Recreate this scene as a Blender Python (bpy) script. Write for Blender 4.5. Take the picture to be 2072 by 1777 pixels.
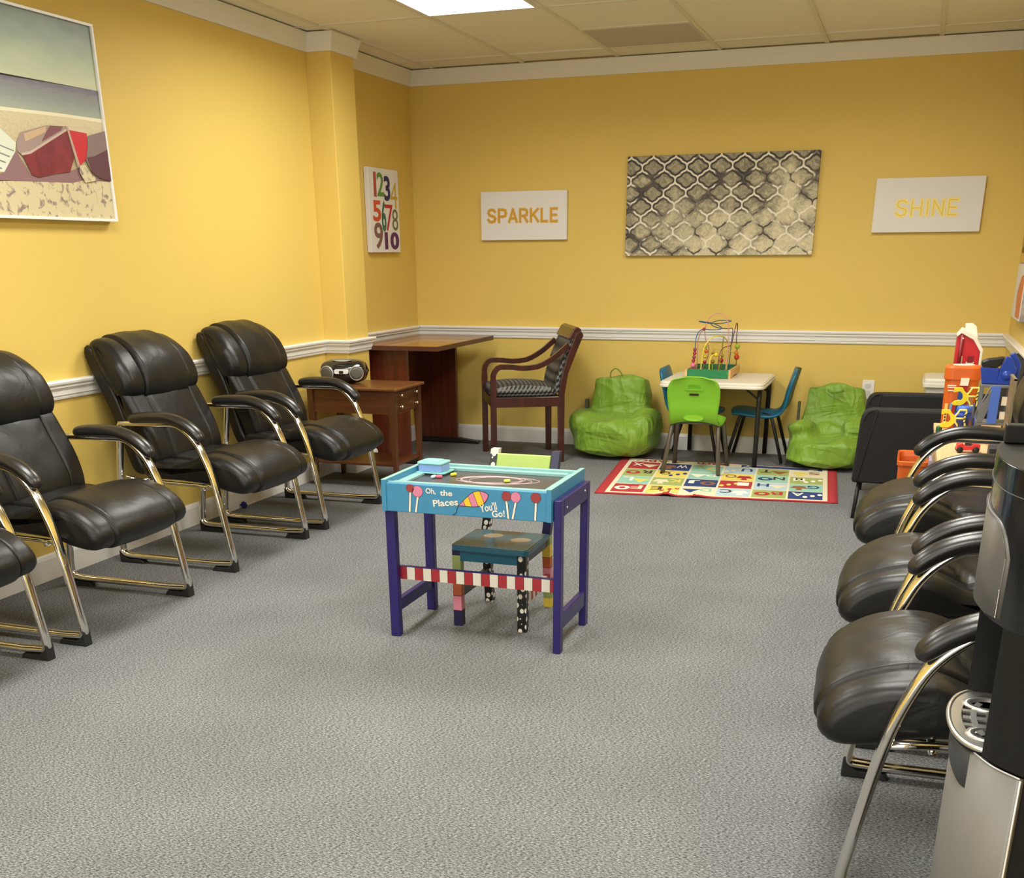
import bpy, bmesh, math, random
from mathutils import Vector, Matrix
random.seed(7)
for o in list(bpy.data.objects): bpy.data.objects.remove(o)
S = bpy.context.scene
C = S.collection
PI = math.pi

# ------------------------------------------------------------------ camera, world, exposure
CAM_POS = Vector((3.2413, -7.2771, 1.2356)); YAW, PITCH, ROLL = -0.3391, -0.3788, -0.0081
F_PX = 2184.66
fw = Vector((math.sin(YAW)*math.cos(PITCH), math.cos(YAW)*math.cos(PITCH), math.sin(PITCH)))
rt = Vector((math.cos(YAW), -math.sin(YAW), 0)); up = rt.cross(fw)
rt2 = rt*math.cos(ROLL) + up*math.sin(ROLL); up2 = -rt*math.sin(ROLL) + up*math.cos(ROLL)
cd = bpy.data.cameras.new('camera'); cam = bpy.data.objects.new('camera', cd); C.objects.link(cam)
cam.matrix_world = Matrix(((rt2.x, up2.x, -fw.x, CAM_POS.x), (rt2.y, up2.y, -fw.y, CAM_POS.y), (rt2.z, up2.z, -fw.z, CAM_POS.z), (0, 0, 0, 1)))
cd.sensor_fit = 'HORIZONTAL'; cd.sensor_width = 36; cd.lens = 36*F_PX/2072
cd.shift_x = 0.0; cd.shift_y = (1381-888.5)/2072
cd.clip_start = 0.02; cd.clip_end = 50
S.camera = cam
S.view_settings.view_transform = 'Standard'; S.view_settings.look = 'None'
S.view_settings.exposure = 0.0; S.view_settings.gamma = 1.0; S.view_settings.use_curve_mapping = False
w = bpy.data.worlds.new('world'); S.world = w; w.use_nodes = True
w.node_tree.nodes['Background'].inputs[0].default_value = (1.0, 0.97, 0.90, 1)
w.node_tree.nodes['Background'].inputs[1].default_value = 3.3
LAMP_W = 31.5; LAMP_COL = (1.0, 0.99, 0.92); LAMP_SPREAD = math.radians(165)

# ------------------------------------------------------------------ room numbers (metres)
W = 3.80; H = 2.331; HC = 2.240; RR = 0.771; BT = 0.104
XM = 0.02; XP = 0.167; YC = -1.389; YD = -1.1175; YF = -9.3

# ------------------------------------------------------------------ colour and material helpers
def lin(h):
    if isinstance(h, str):
        h = h.lstrip('#'); v = [int(h[i:i+2], 16)/255 for i in (0, 2, 4)]
        return tuple((c/12.92 if c <= 0.04045 else ((c+0.055)/1.055)**2.4) for c in v) + (1,)
    return tuple(h) + (1,)
MATS = {}
def mat(name, col, rough=0.5, metal=0.0, bump=0.0, bscale=200.0, spec=0.5, coat=0.0, emit=None, estr=0.0, var=0.0, vscale=8.0, trans=0.0, sheen=0.0, alpha=1.0):
    if name in MATS: return MATS[name]
    m = bpy.data.materials.new(name); m.use_nodes = True; nt = m.node_tree; n = nt.nodes; l = nt.links
    b = n['Principled BSDF']; b.inputs['Base Color'].default_value = lin(col)
    b.inputs['Roughness'].default_value = rough; b.inputs['Metallic'].default_value = metal
    b.inputs['Specular IOR Level'].default_value = spec; b.inputs['Coat Weight'].default_value = coat
    b.inputs['Transmission Weight'].default_value = trans; b.inputs['Sheen Weight'].default_value = sheen
    if emit: b.inputs['Emission Color'].default_value = lin(emit); b.inputs['Emission Strength'].default_value = estr
    tc = n.new('ShaderNodeTexCoord')
    if var > 0:
        nz = n.new('ShaderNodeTexNoise'); nz.inputs['Scale'].default_value = vscale; nz.inputs['Detail'].default_value = 5
        l.new(tc.outputs['Object'], nz.inputs['Vector'])
        mx = n.new('ShaderNodeMix'); mx.data_type = 'RGBA'; c = lin(col)
        mx.inputs[6].default_value = tuple(x*(1-var) for x in c[:3])+(1,); mx.inputs[7].default_value = tuple(min(1, x*(1+var)) for x in c[:3])+(1,)
        l.new(nz.outputs['Fac'], mx.inputs[0]); l.new(mx.outputs[2], b.inputs['Base Color'])
    if bump > 0:
        nb = n.new('ShaderNodeTexNoise'); nb.inputs['Scale'].default_value = bscale; nb.inputs['Detail'].default_value = 4
        l.new(tc.outputs['Object'], nb.inputs['Vector'])
        bp = n.new('ShaderNodeBump'); bp.inputs['Strength'].default_value = bump; bp.inputs['Distance'].default_value = 0.002
        l.new(nb.outputs['Fac'], bp.inputs['Height']); l.new(bp.outputs['Normal'], b.inputs['Normal'])
    MATS[name] = m; return m

def wood(name, c1, c2, axis='X', rough=0.4, scale=14.0, coat=0.1):
    if name in MATS: return MATS[name]
    m = bpy.data.materials.new(name); m.use_nodes = True; nt = m.node_tree; n = nt.nodes; l = nt.links
    b = n['Principled BSDF']; b.inputs['Roughness'].default_value = rough; b.inputs['Coat Weight'].default_value = coat
    tc = n.new('ShaderNodeTexCoord'); mp = n.new('ShaderNodeMapping')
    sc = {'X': (0.8, scale, scale), 'Y': (scale, 0.8, scale), 'Z': (scale, scale, 0.8)}[axis]
    mp.inputs['Scale'].default_value = sc
    nz = n.new('ShaderNodeTexNoise'); nz.inputs['Scale'].default_value = 3.0; nz.inputs['Detail'].default_value = 8; nz.inputs['Roughness'].default_value = 0.65
    cr = n.new('ShaderNodeValToRGB'); cr.color_ramp.elements[0].position = 0.35; cr.color_ramp.elements[0].color = lin(c1)
    cr.color_ramp.elements[1].position = 0.68; cr.color_ramp.elements[1].color = lin(c2)
    l.new(tc.outputs['Object'], mp.inputs['Vector']); l.new(mp.outputs['Vector'], nz.inputs['Vector'])
    l.new(nz.outputs['Fac'], cr.inputs['Fac']); l.new(cr.outputs['Color'], b.inputs['Base Color'])
    MATS[name] = m; return m

def newmat(name):
    m = bpy.data.materials.new(name); m.use_nodes = True; MATS[name] = m
    return m, m.node_tree.nodes, m.node_tree.links, m.node_tree.nodes['Principled BSDF']
def math_node(n, l, op, a, b=None, c=None):
    x = n.new('ShaderNodeMath'); x.operation = op
    for i, v in enumerate((a, b, c)):
        if v is None: continue
        if isinstance(v, (int, float)): x.inputs[i].default_value = v
        else: l.new(v, x.inputs[i])
    return x.outputs[0]

# wall paint
def make_wall():
    m, n, l, b = newmat('mustard_wall_paint')
    tc = n.new('ShaderNodeTexCoord'); nz = n.new('ShaderNodeTexNoise'); nz.inputs['Scale'].default_value = 1.3; nz.inputs['Detail'].default_value = 4
    l.new(tc.outputs['Object'], nz.inputs['Vector'])
    mx = n.new('ShaderNodeMix'); mx.data_type = 'RGBA'; mx.inputs[6].default_value = (0.665, 0.480, 0.118, 1); mx.inputs[7].default_value = (0.705, 0.512, 0.128, 1)
    l.new(nz.outputs['Fac'], mx.inputs[0]); l.new(mx.outputs[2], b.inputs['Base Color'])
    b.inputs['Roughness'].default_value = 0.55; b.inputs['Specular IOR Level'].default_value = 0.35
    nb = n.new('ShaderNodeTexNoise'); nb.inputs['Scale'].default_value = 260; nb.inputs['Detail'].default_value = 3
    l.new(tc.outputs['Object'], nb.inputs['Vector'])
    bp = n.new('ShaderNodeBump'); bp.inputs['Strength'].default_value = 0.35; bp.inputs['Distance'].default_value = 0.0015
    l.new(nb.outputs['Fac'], bp.inputs['Height']); l.new(bp.outputs['Normal'], b.inputs['Normal'])
    return m
M_WALL = make_wall()
# carpet
def make_carpet():
    m, n, l, b = newmat('grey_heather_carpet')
    tc = n.new('ShaderNodeTexCoord')
    mp = n.new('ShaderNodeMapping'); mp.inputs['Scale'].default_value = (0.55, 1.25, 1); mp.inputs['Rotation'].default_value = (0, 0, 0.1)
    l.new(tc.outputs['Object'], mp.inputs['Vector'])
    n1 = n.new('ShaderNodeTexNoise'); n1.inputs['Scale'].default_value = 240; n1.inputs['Detail'].default_value = 3; n1.inputs['Roughness'].default_value = 0.7
    l.new(mp.outputs['Vector'], n1.inputs['Vector'])
    cr = n.new('ShaderNodeValToRGB'); e = cr.color_ramp.elements
    e[0].position = 0.36; e[0].color = (0.040, 0.041, 0.042, 1); e[1].position = 0.66; e[1].color = (0.365, 0.373, 0.385, 1)
    x = cr.color_ramp.elements.new(0.5); x.color = (0.168, 0.172, 0.178, 1)
    l.new(n1.outputs['Fac'], cr.inputs['Fac'])
    n2 = n.new('ShaderNodeTexNoise'); n2.inputs['Scale'].default_value = 2.2; n2.inputs['Detail'].default_value = 5
    l.new(tc.outputs['Object'], n2.inputs['Vector'])
    mr = n.new('ShaderNodeMapRange'); mr.inputs[1].default_value = 0.3; mr.inputs[2].default_value = 0.7; mr.inputs[3].default_value = 0.88; mr.inputs[4].default_value = 1.08
    l.new(n2.outputs['Fac'], mr.inputs[0])
    mx = n.new('ShaderNodeMix'); mx.data_type = 'RGBA'; mx.blend_type = 'MULTIPLY'; mx.inputs[0].default_value = 1.0
    l.new(cr.outputs['Color'], mx.inputs[6]); l.new(mr.outputs[0], mx.inputs[7]); l.new(mx.outputs[2], b.inputs['Base Color'])
    b.inputs['Roughness'].default_value = 0.95; b.inputs['Specular IOR Level'].default_value = 0.15
    bp = n.new('ShaderNodeBump'); bp.inputs['Strength'].default_value = 0.7; bp.inputs['Distance'].default_value = 0.004
    l.new(n1.outputs['Fac'], bp.inputs['Height']); l.new(bp.outputs['Normal'], b.inputs['Normal'])
    return m
M_CARPET = make_carpet()
# leather with soft wrinkles
def make_leather(name, wr=0.5):
    m, n, l, b = newmat(name)
    b.inputs['Base Color'].default_value = (0.0065, 0.0060, 0.0058, 1); b.inputs['Roughness'].default_value = 0.38
    b.inputs['Specular IOR Level'].default_value = 0.40
    tc = n.new('ShaderNodeTexCoord')
    a = n.new('ShaderNodeTexNoise'); a.inputs['Scale'].default_value = 9; a.inputs['Detail'].default_value = 3; a.inputs['Distortion'].default_value = 1.2
    c = n.new('ShaderNodeTexNoise'); c.inputs['Scale'].default_value = 420; c.inputs['Detail'].default_value = 2
    l.new(tc.outputs['Object'], a.inputs['Vector']); l.new(tc.outputs['Object'], c.inputs['Vector'])
    b1 = n.new('ShaderNodeBump'); b1.inputs['Strength'].default_value = wr; b1.inputs['Distance'].default_value = 0.012
    b2 = n.new('ShaderNodeBump'); b2.inputs['Strength'].default_value = 0.12; b2.inputs['Distance'].default_value = 0.001
    l.new(a.outputs['Fac'], b1.inputs['Height']); l.new(c.outputs['Fac'], b2.inputs['Height'])
    l.new(b1.outputs['Normal'], b2.inputs['Normal']); l.new(b2.outputs['Normal'], b.inputs['Normal'])
    return m
M_LEATHER = make_leather('black_leather', 0.22)
M_CHROME = mat('chrome', (0.78, 0.76, 0.72), 0.09, 1.0)
M_RUBBER = mat('black_rubber', (0.012, 0.012, 0.012), 0.6)
M_PAD = mat('black_armrest_vinyl', (0.014, 0.013, 0.013), 0.28, bump=0.1, bscale=300, spec=0.6)
M_TRIM = mat('white_trim_paint', (0.80, 0.79, 0.78), 0.28, bump=0.03, bscale=40, spec=0.5)
M_CROWN = mat('matt_crown_paint', (0.74, 0.72, 0.66), 0.6, bump=0.03, bscale=60)
M_TILE = mat('ceiling_tile', (0.80, 0.765, 0.655), 0.9, bump=0.6, bscale=180, var=0.05, vscale=90)
M_TBAR = mat('ceiling_grid_metal', (0.70, 0.665, 0.56), 0.6)
M_VENT = mat('ceiling_return_panel', (0.50, 0.47, 0.40), 0.85, bump=0.3, bscale=120)
M_DARK = mat('dark_gap', (0.03, 0.025, 0.02), 0.9)
M_CANVAS = mat('white_canvas', (0.74, 0.72, 0.71), 0.8, bump=0.25, bscale=500)

# ------------------------------------------------------------------ mesh builder
def frame(axis_from, axis_to):
    pass
class MB:
    def __init__(s): s.v = []; s.f = []; s.m = []; s.sm = []; s.mats = []
    def mi(s, m):
        if m not in s.mats: s.mats.append(m)
        return s.mats.index(m)
    def add(s, verts, faces, m, smooth=False, M=None):
        b = len(s.v); k = s.mi(m)
        for p in verts:
            p = Vector(p); s.v.append(M @ p if M else p)
        for f in faces: s.f.append([b+i for i in f]); s.m.append(k); s.sm.append(smooth)
    def box(s, x0, x1, y0, y1, z0, z1, m, M=None):
        v = [(x0, y0, z0), (x1, y0, z0), (x1, y1, z0), (x0, y1, z0), (x0, y0, z1), (x1, y0, z1), (x1, y1, z1), (x0, y1, z1)]
        s.add(v, [(0, 3, 2, 1), (4, 5, 6, 7), (0, 1, 5, 4), (1, 2, 6, 5), (2, 3, 7, 6), (3, 0, 4, 7)], m, M=M); return s
    def hexa(s, bot, top, m, M=None):
        s.add(list(bot)+list(top), [(0, 3, 2, 1), (4, 5, 6, 7), (0, 1, 5, 4), (1, 2, 6, 5), (2, 3, 7, 6), (3, 0, 4, 7)], m, M=M); return s
    def prism(s, poly, a0, a1, m, plane='xy', M=None, smooth=False):
        # poly counter-clockwise in the plane's own axes
        def P(u, v, w):
            return {'xy': (u, v, w), 'xz': (u, w, v), 'yz': (w, u, v)}[plane]
        n = len(poly); v = [P(a, b, a0) for a, b in poly]+[P(a, b, a1) for a, b in poly]
        area = sum(poly[i][0]*poly[(i+1) % n][1]-poly[(i+1) % n][0]*poly[i][1] for i in range(n))
        flip = (area < 0) ^ (plane == 'xz') ^ (a1 < a0)
        f = [tuple(range(n))[::-1], tuple(range(n, 2*n))]
        if flip: f = [q[::-1] for q in f]
        s.add(v, f, m, False, M)
        g = []
        for i in range(n):
            j = (i+1) % n; q = (i, j, n+j, n+i); g.append(q[::-1] if flip else q)
        b = len(s.v)-2*n; k = s.mi(m)
        for q in g: s.f.append([b+i for i in q]); s.m.append(k); s.sm.append(smooth)
        return s
    def rings(s, R, m, closed=False, caps=True, smooth=True, M=None):
        n = len(R[0]); v = [p for r in R for p in r]; f = []
        K = len(R)
        for i in range(K-1 if not closed else K):
            a = i*n; b = ((i+1) % K)*n
            for j in range(n):
                j2 = (j+1) % n; f.append((a+j, a+j2, b+j2, b+j))
        if caps and not closed: f.append(tuple(range(n))[::-1]); f.append(tuple((K-1)*n+i for i in range(n)))
        s.add(v, f, m, smooth, M); return s
    def tube(s, path, r, m, n=10, closed=False, rb=None, up=None, M=None, caps=True):
        P = [Vector(p) for p in path]; K = len(P); R = []
        if rb is None: rb = r
        ref = Vector(up) if up else None; pb = None
        for i, p in enumerate(P):
            if closed: t = P[(i+1) % K]-P[i-1]
            else: t = P[min(i+1, K-1)]-P[max(i-1, 0)]
            t = t.normalized() if t.length > 1e-9 else Vector((0, 0, 1))
            if ref is not None: bn = (ref - t*ref.dot(t)).normalized()
            else:
                if pb is None:
                    a = Vector((0, 0, 1)) if abs(t.z) < 0.9 else Vector((1, 0, 0)); bn = (a-t*a.dot(t)).normalized()
                else: bn = (pb-t*pb.dot(t)).normalized()
                pb = bn
            nn = t.cross(bn)
            ra = r(i/(K-1)) if callable(r) else r; rc = rb(i/(K-1)) if callable(rb) else rb
            R.append([p + nn*ra*math.cos(2*PI*j/n) + bn*rc*math.sin(2*PI*j/n) for j in range(n)])
        # keep normals outward
        R = [q[::-1] for q in R] if False else R
        s.rings(R, m, closed, caps, True, M); return s
    def lathe(s, prof, cx, cy, m, n=24, M=None, smooth=True, cz=0, sx=1, sy=1):
        R = [[(cx+r*sx*math.cos(2*PI*j/n), cy+r*sy*math.sin(2*PI*j/n), cz+z) for j in range(n)] for r, z in prof]
        s.rings(R, m, False, True, smooth, M); return s
    def sph(s, c, r, m, n=14, k=10, M=None, sc=(1, 1, 1)):
        prof = [(max(1e-4, r*math.sin(PI*i/k)), -r*math.cos(PI*i/k)) for i in range(k+1)]
        R = [[(c[0]+q*math.cos(2*PI*j/n)*sc[0], c[1]+q*math.sin(2*PI*j/n)*sc[1], c[2]+z*sc[2]) for j in range(n)] for q, z in prof]
        s.rings(R, m, False, True, True, M); return s
    def text(s, txt, M, m, size=1.0, off=0.0, fit=None, ext=0.0006):
        cu = bpy.data.curves.new('lettering', 'FONT'); cu.body = txt; cu.size = size; cu.offset = off; cu.resolution_u = 4
        ob = bpy.data.objects.new('lettering', cu); C.objects.link(ob)
        bpy.context.view_layer.update()
        me = bpy.data.meshes.new_from_object(ob.evaluated_get(bpy.context.evaluated_depsgraph_get()))
        vs = [v.co.copy() for v in me.vertices]; fs = [tuple(p.vertices) for p in me.polygons]
        bpy.data.objects.remove(ob); bpy.data.curves.remove(cu); bpy.data.meshes.remove(me)
        if not vs: return s
        if fit:
            x0, x1, y0, y1 = fit; a0 = min(v.x for v in vs); a1 = max(v.x for v in vs); b0 = min(v.y for v in vs); b1 = max(v.y for v in vs)
            for v in vs:
                v.x = x0+(v.x-a0)/(a1-a0)*(x1-x0); v.y = y0+(v.y-b0)/(b1-b0)*(y1-y0)
        for v in vs: v.z = ext
        s.add(vs, fs, m, False, M); return s
    def build(s, name, parent=None, bev=0.0, seg=2, sub=0, origin=None, world=False, fix=True, smooth_angle=None):
        me = bpy.data.meshes.new(name)
        if parent is None and origin is None:
            xs = [p.x for p in s.v]; ys = [p.y for p in s.v]; zs = [p.z for p in s.v]
            origin = Vector(((min(xs)+max(xs))/2, (min(ys)+max(ys))/2, min(zs)))
        off = Vector((0, 0, 0))
        if parent is None: off = Vector(origin)
        elif world:
            q = parent; off = Vector((0, 0, 0))
            while q: off += q.location; q = q.parent
        me.from_pydata([tuple(p-off) for p in s.v], [], s.f)
        for m_ in s.mats: me.materials.append(m_)
        for p, k, sm in zip(me.polygons, s.m, s.sm): p.material_index = k; p.use_smooth = sm
        if fix:
            bm = bmesh.new(); bm.from_mesh(me)
            bmesh.ops.recalc_face_normals(bm, faces=bm.faces); bm.to_mesh(me); bm.free()
        me.update()
        o = bpy.data.objects.new(name, me); C.objects.link(o)
        if parent is None: o.location = off
        else: o.parent = parent
        if bev > 0:
            b = o.modifiers.new('bevel', 'BEVEL'); b.width = bev; b.segments = seg; b.limit_method = 'ANGLE'; b.angle_limit = math.radians(40)
            b.harden_normals = False
        if sub: x = o.modifiers.new('sub', 'SUBSURF'); x.levels = sub; x.render_levels = sub
        return o

def tag(o, label=None, cat=None, group=None, kind=None):
    if label: o['label'] = label
    if cat: o['category'] = cat
    if group: o['group'] = group
    if kind: o['kind'] = kind
    return o
def struct(o): o['kind'] = 'structure'; return o
def thing(name, label, cat, loc=(0, 0, 0), rotz=0, group=None):
    o = bpy.data.objects.new(name, None); C.objects.link(o); o.empty_display_size = 0.1
    o.location = loc; o.rotation_euler = (0, 0, rotz)
    return tag(o, label, cat, group)
def dup(root, loc, rotz, label, group=None):
    def cp(o, par):
        c = o.copy(); C.objects.link(c)
        if par: c.parent = par
        for ch in [q for q in list(bpy.data.objects) if q.parent == o]: cp(ch, c)
        return c
    r = cp(root, None); r.location = loc; r.rotation_euler = (0, 0, rotz); r['label'] = label
    if group: r['group'] = group
    return r
def smooth_path(pts, k=6, closed=False):
    P = [Vector(p) for p in pts]; n = len(P); out = []
    for i in range(n if closed else n-1):
        a = P[(i-1) % n] if closed or i > 0 else P[0]; b = P[i]; c = P[(i+1) % n]; d = P[(i+2) % n] if closed or i+2 < n else P[-1]
        for j in range(k):
            t = j/k; out.append(0.5*((2*b)+(-a+c)*t+(2*a-5*b+4*c-d)*t*t+(-a+3*b-3*c+d)*t**3))
    if not closed: out.append(P[-1])
    return out
def fillet(pts, r, k=5, closed=False):
    # polyline with rounded corners, r may be a list
    P = [Vector(p) for p in pts]; n = len(P); out = []
    for i in range(n):
        if not closed and i in (0, n-1): out.append(P[i]); continue
        a, b, c = P[(i-1) % n], P[i], P[(i+1) % n]; ri = r[i] if isinstance(r, (list, tuple)) else r
        d1 = (a-b); d2 = (c-b); q = min(ri, d1.length*0.49, d2.length*0.49)
        if q < 1e-5: out.append(b); continue
        p0 = b+d1.normalized()*q; p2 = b+d2.normalized()*q
        for j in range(k+1):
            t = j/k; out.append(p0*(1-t)**2+b*2*t*(1-t)+p2*t*t)
    return out
def rrect(w_, h_, r, k=5, cx=0, cy=0):
    pts = []
    for (sx, sy, a) in ((1, -1, -90), (1, 1, 0), (-1, 1, 90), (-1, -1, 180)):
        for j in range(k+1):
            t = math.radians(a+90*j/k); pts.append((cx+sx*(w_/2-r)+r*math.cos(t), cy+sy*(h_/2-r)+r*math.sin(t)))
    return pts
def ell(cx, cy, rx, ry, n=20, a0=0, a1=360, rot=0):
    out = []; full = abs(a1-a0) >= 360
    for j in range(n if full else n+1):
        t = math.radians(a0+(a1-a0)*j/n); x = rx*math.cos(t); y = ry*math.sin(t); c, s_ = math.cos(rot), math.sin(rot)
        out.append((cx+x*c-y*s_, cy+x*s_+y*c))
    return out

# padded cushion: side profile (x,z) swept over its width in y, rounded at the ends, stitched seams
def cushion(mb, prof, wid, m, R=0.04, seams=(), crown=0.008, N=72, ny=26, widf=None, M=None, dent=None, proud=0.0):
    P = smooth_path([(a, 0, b) for a, b in prof], 8, True)
    L = [0]
    for i in range(len(P)): L.append(L[-1]+(P[(i+1) % len(P)]-P[i]).length)
    tot = L[-1]; Q = []
    for j in range(N):
        s_ = tot*j/N; i = 0
        while L[i+1] < s_: i += 1
        t = (s_-L[i])/max(1e-9, L[i+1]-L[i]); Q.append(P[i].lerp(P[(i+1) % len(P)], t))
    area = sum(Q[i].x*Q[(i+1) % N].z-Q[(i+1) % N].x*Q[i].z for i in range(N)); sg = 1 if area > 0 else -1
    nor = []
    for i in range(N):
        t = (Q[(i+1) % N]-Q[i-1]).normalized(); nor.append(Vector((t.z*sg, 0, -t.x*sg)))
    ys = set(); hw = wid/2
    for i in range(ny+1): ys.add(round(-hw+R+(wid-2*R)*i/ny, 5))
    for i in range(8):
        a = PI/2*i/8; ys.add(round(hw-R+R*math.sin(a), 5)); ys.add(round(-hw+R-R*math.sin(a), 5))
    ys.add(round(hw-R*0.004, 5)); ys.add(round(-hw+R*0.004, 5))
    for (y0, dep, sw) in seams:
        for q in (-2.5, -1.5, -0.8, 0, 0.8, 1.5, 2.5): ys.add(round(y0+q*sw, 5))
    rings = []
    for y in sorted(ys):
        a = max(0, abs(y)-(hw-R))/R; ins = R*(1-math.sqrt(max(0, 1-a*a)))*0.96
        ins -= crown*(1-(y/hw)**2)
        for (y0, dep, sw) in seams: ins += dep*math.exp(-((y-y0)/sw)**2)
        if proud and seams: ins -= proud/(1+math.exp((abs(y)-seams[1][0]+0.006)/0.003))
        ring = []
        for i in range(N):
            k = 1.0
            if widf: k = widf(Q[i].z)
            e = dent(Q[i].x, y, Q[i].z) if dent else 0
            p = Q[i]-nor[i]*(ins+e); ring.append((p.x, y*k, p.z))
        rings.append(ring)
    mb.rings(rings, m, False, True, True, M)

# moulding swept round the room with mitred corners
PATH = [(XM, YF), (XM, YC), (XP, YC), (XP, YD), (0, YD), (0, 0), (W, 0), (W, YF), ]
def sweep(prof, i0, i1, m, mb):
    n = len(PATH)
    def offp(i, d):
        p = Vector(PATH[i])
        def nr(a, b):
            t = (Vector(PATH[b])-Vector(PATH[a])).normalized(); return Vector((t.y, -t.x))
        if i == 0: return p+nr(0, 1)*d
        if i == n-1: return p+nr(n-2, n-1)*d
        a = nr(i-1, i); b = nr(i, i+1); q = (a+b).normalized(); return p+q*(d/q.dot(a))
    R = []
    for i in range(i0, i1+1): R.append([(*offp(i, d), z) for d, z in prof])
    mb.rings(R, m, False, True, False)

# ------------------------------------------------------------------ room shell
b = MB(); b.box(-0.12, W+0.12, YF-0.12, 0.12, -0.1, 0, M_CARPET); struct(b.build('floor', fix=False, origin=(0, 0, 0)))
b = MB(); b.box(-0.12, W+0.12, 0, 0.12, 0, 2.5, M_WALL); struct(b.build('wall_back', origin=(0, 0, 0)))
b = MB(); b.box(-0.12, XM, YF, YC, 0, 2.5, M_WALL); b.box(-0.12, XP, YC, YD, 0, 2.5, M_WALL); b.box(-0.12, 0, YD, 0, 0, 2.5, M_WALL)
struct(b.build('wall_left', origin=(0, 0, 0), bev=0.004))
b = MB(); b.box(W, W+0.12, YF, 0, 0, 2.5, M_WALL); struct(b.build('wall_right', origin=(0, 0, 0)))
b = MB(); b.box(-0.12, 0.25, YF-0.12, YF, 0, 2.5, M_WALL); b.box(W-0.25, W+0.12, YF-0.12, YF, 0, 2.5, M_WALL); b.box(0.25, W-0.25, YF-0.12, YF, 2.2, 2.5, M_WALL); struct(b.build('wall_front', origin=(0, 0, 0)))  # unseen opening added so world light brightens the ceiling and back wall
# ceiling: tiles over a metal grid
GX0, GY0 = 0.1783-0.61, -0.3094
b = MB()
b.box(-0.12, W+0.12, YF-0.12, 0.12, H+0.03, H+0.12, M_DARK)
xs = [-0.02]+[GX0+0.61*i for i in range(1, 7)]+[W+0.02]
ysg = [0.02, GY0]; y = GY0
while y > YF+1.22: y -= 1.22; ysg.append(y)
ysg.append(YF-0.02)
VENT = (GX0+0.61*3, GX0+0.61*4)
lights_cells = []
TROF = [(2, 2), (5, 2), (2, 4), (5, 4), (2, 6), (5, 6)]
for i in range(len(xs)-1):
    for j in range(len(ysg)-1):
        x0, x1, y1, y0 = xs[i], xs[i+1], ysg[j], ysg[j+1]
        if (i, j) in TROF: lights_cells.append((x0, x1, y0, y1)); continue
        g = 0.007
        if j == 1 and i == 3:
            b.box(x0+g, x1-g, y0+g, y1-0.61-0.006, H+0.004, H+0.03, M_TILE); continue
        b.box(x0+g, x1-g, y0+g, y1-g, H+0.004+0.002*((i*7+j*3) % 3), H+0.03, M_TILE)
for x in xs[1:-1]: b.box(x-0.012, x+0.012, YF, 0, H-0.001, H+0.008, M_TBAR)
for y in ysg[1:-1]: b.box(0, W, y-0.012, y+0.012, H-0.0005, H+0.008, M_TBAR)
b.box(xs[3], xs[4], GY0-0.622, GY0-0.598, H-0.0005, H+0.008, M_TBAR)
struct(b.build('ceiling', origin=(0, 0, H)))
# crown, chair rail, baseboards
cr = [(0, HC), (0.012, HC), (0.016, HC+0.012), (0.024, HC+0.05), (0.034, HC+0.08), (0.036, H-0.003), (0, H-0.003)]
b = MB(); sweep(cr, 0, 7, M_CROWN, b); struct(b.build('trim_1', origin=(0, 0, HC)))
rl = [(0, RR-0.075), (0.010, RR-0.075), (0.013, RR-0.068), (0.013, RR-0.062), (0.018, RR-0.058), (0.020, RR-0.04), (0.026, RR-0.032), (0.030, RR-0.028), (0.030, RR-0.022), (0.038, RR-0.014), (0.040, RR-0.006), (0.036, RR), (0, RR)]
rl = [(a*0.9, z) for a, z in rl]
b = MB(); sweep(rl, 0, 7, M_TRIM, b); struct(b.build('trim_2', origin=(0, 0, RR)))
bb = [(0, 0), (0.016, 0), (0.016, BT-0.018), (0.012, BT-0.006), (0.006, BT), (0, BT)]
for nm, a, c in (('baseboard_left', 0, 5), ('baseboard_back', 5, 6), ('baseboard_right', 6, 7)):
    b = MB(); sweep(bb, a, c, M_TRIM, b); struct(b.build(nm, origin=(0, 0, 0)))
# return-air panel
b = MB(); b.box(xs[3]+0.014, xs[4]-0.014, GY0-0.598, GY0-0.014, H+0.002, H+0.012, M_VENT)
t = thing('ceiling_vent', 'square brownish grey return panel in the ceiling, right of the light', 'vent', ((xs[3]+xs[4])/2, GY0-0.306, H))
b.build('panel', t, world=True)
b = MB(); x0, x1, y0, y1 = xs[3]+0.010, xs[4]-0.010, GY0-0.601, GY0-0.011
for q in ((x0, x1, y0, y0+0.010), (x0, x1, y1-0.010, y1), (x0, x0+0.010, y0+0.010, y1-0.010), (x1-0.010, x1, y0+0.010, y1-0.010)): b.box(*q, H-0.001, H+0.012, M_TBAR)
b.build('frame', t, world=True)
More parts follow.
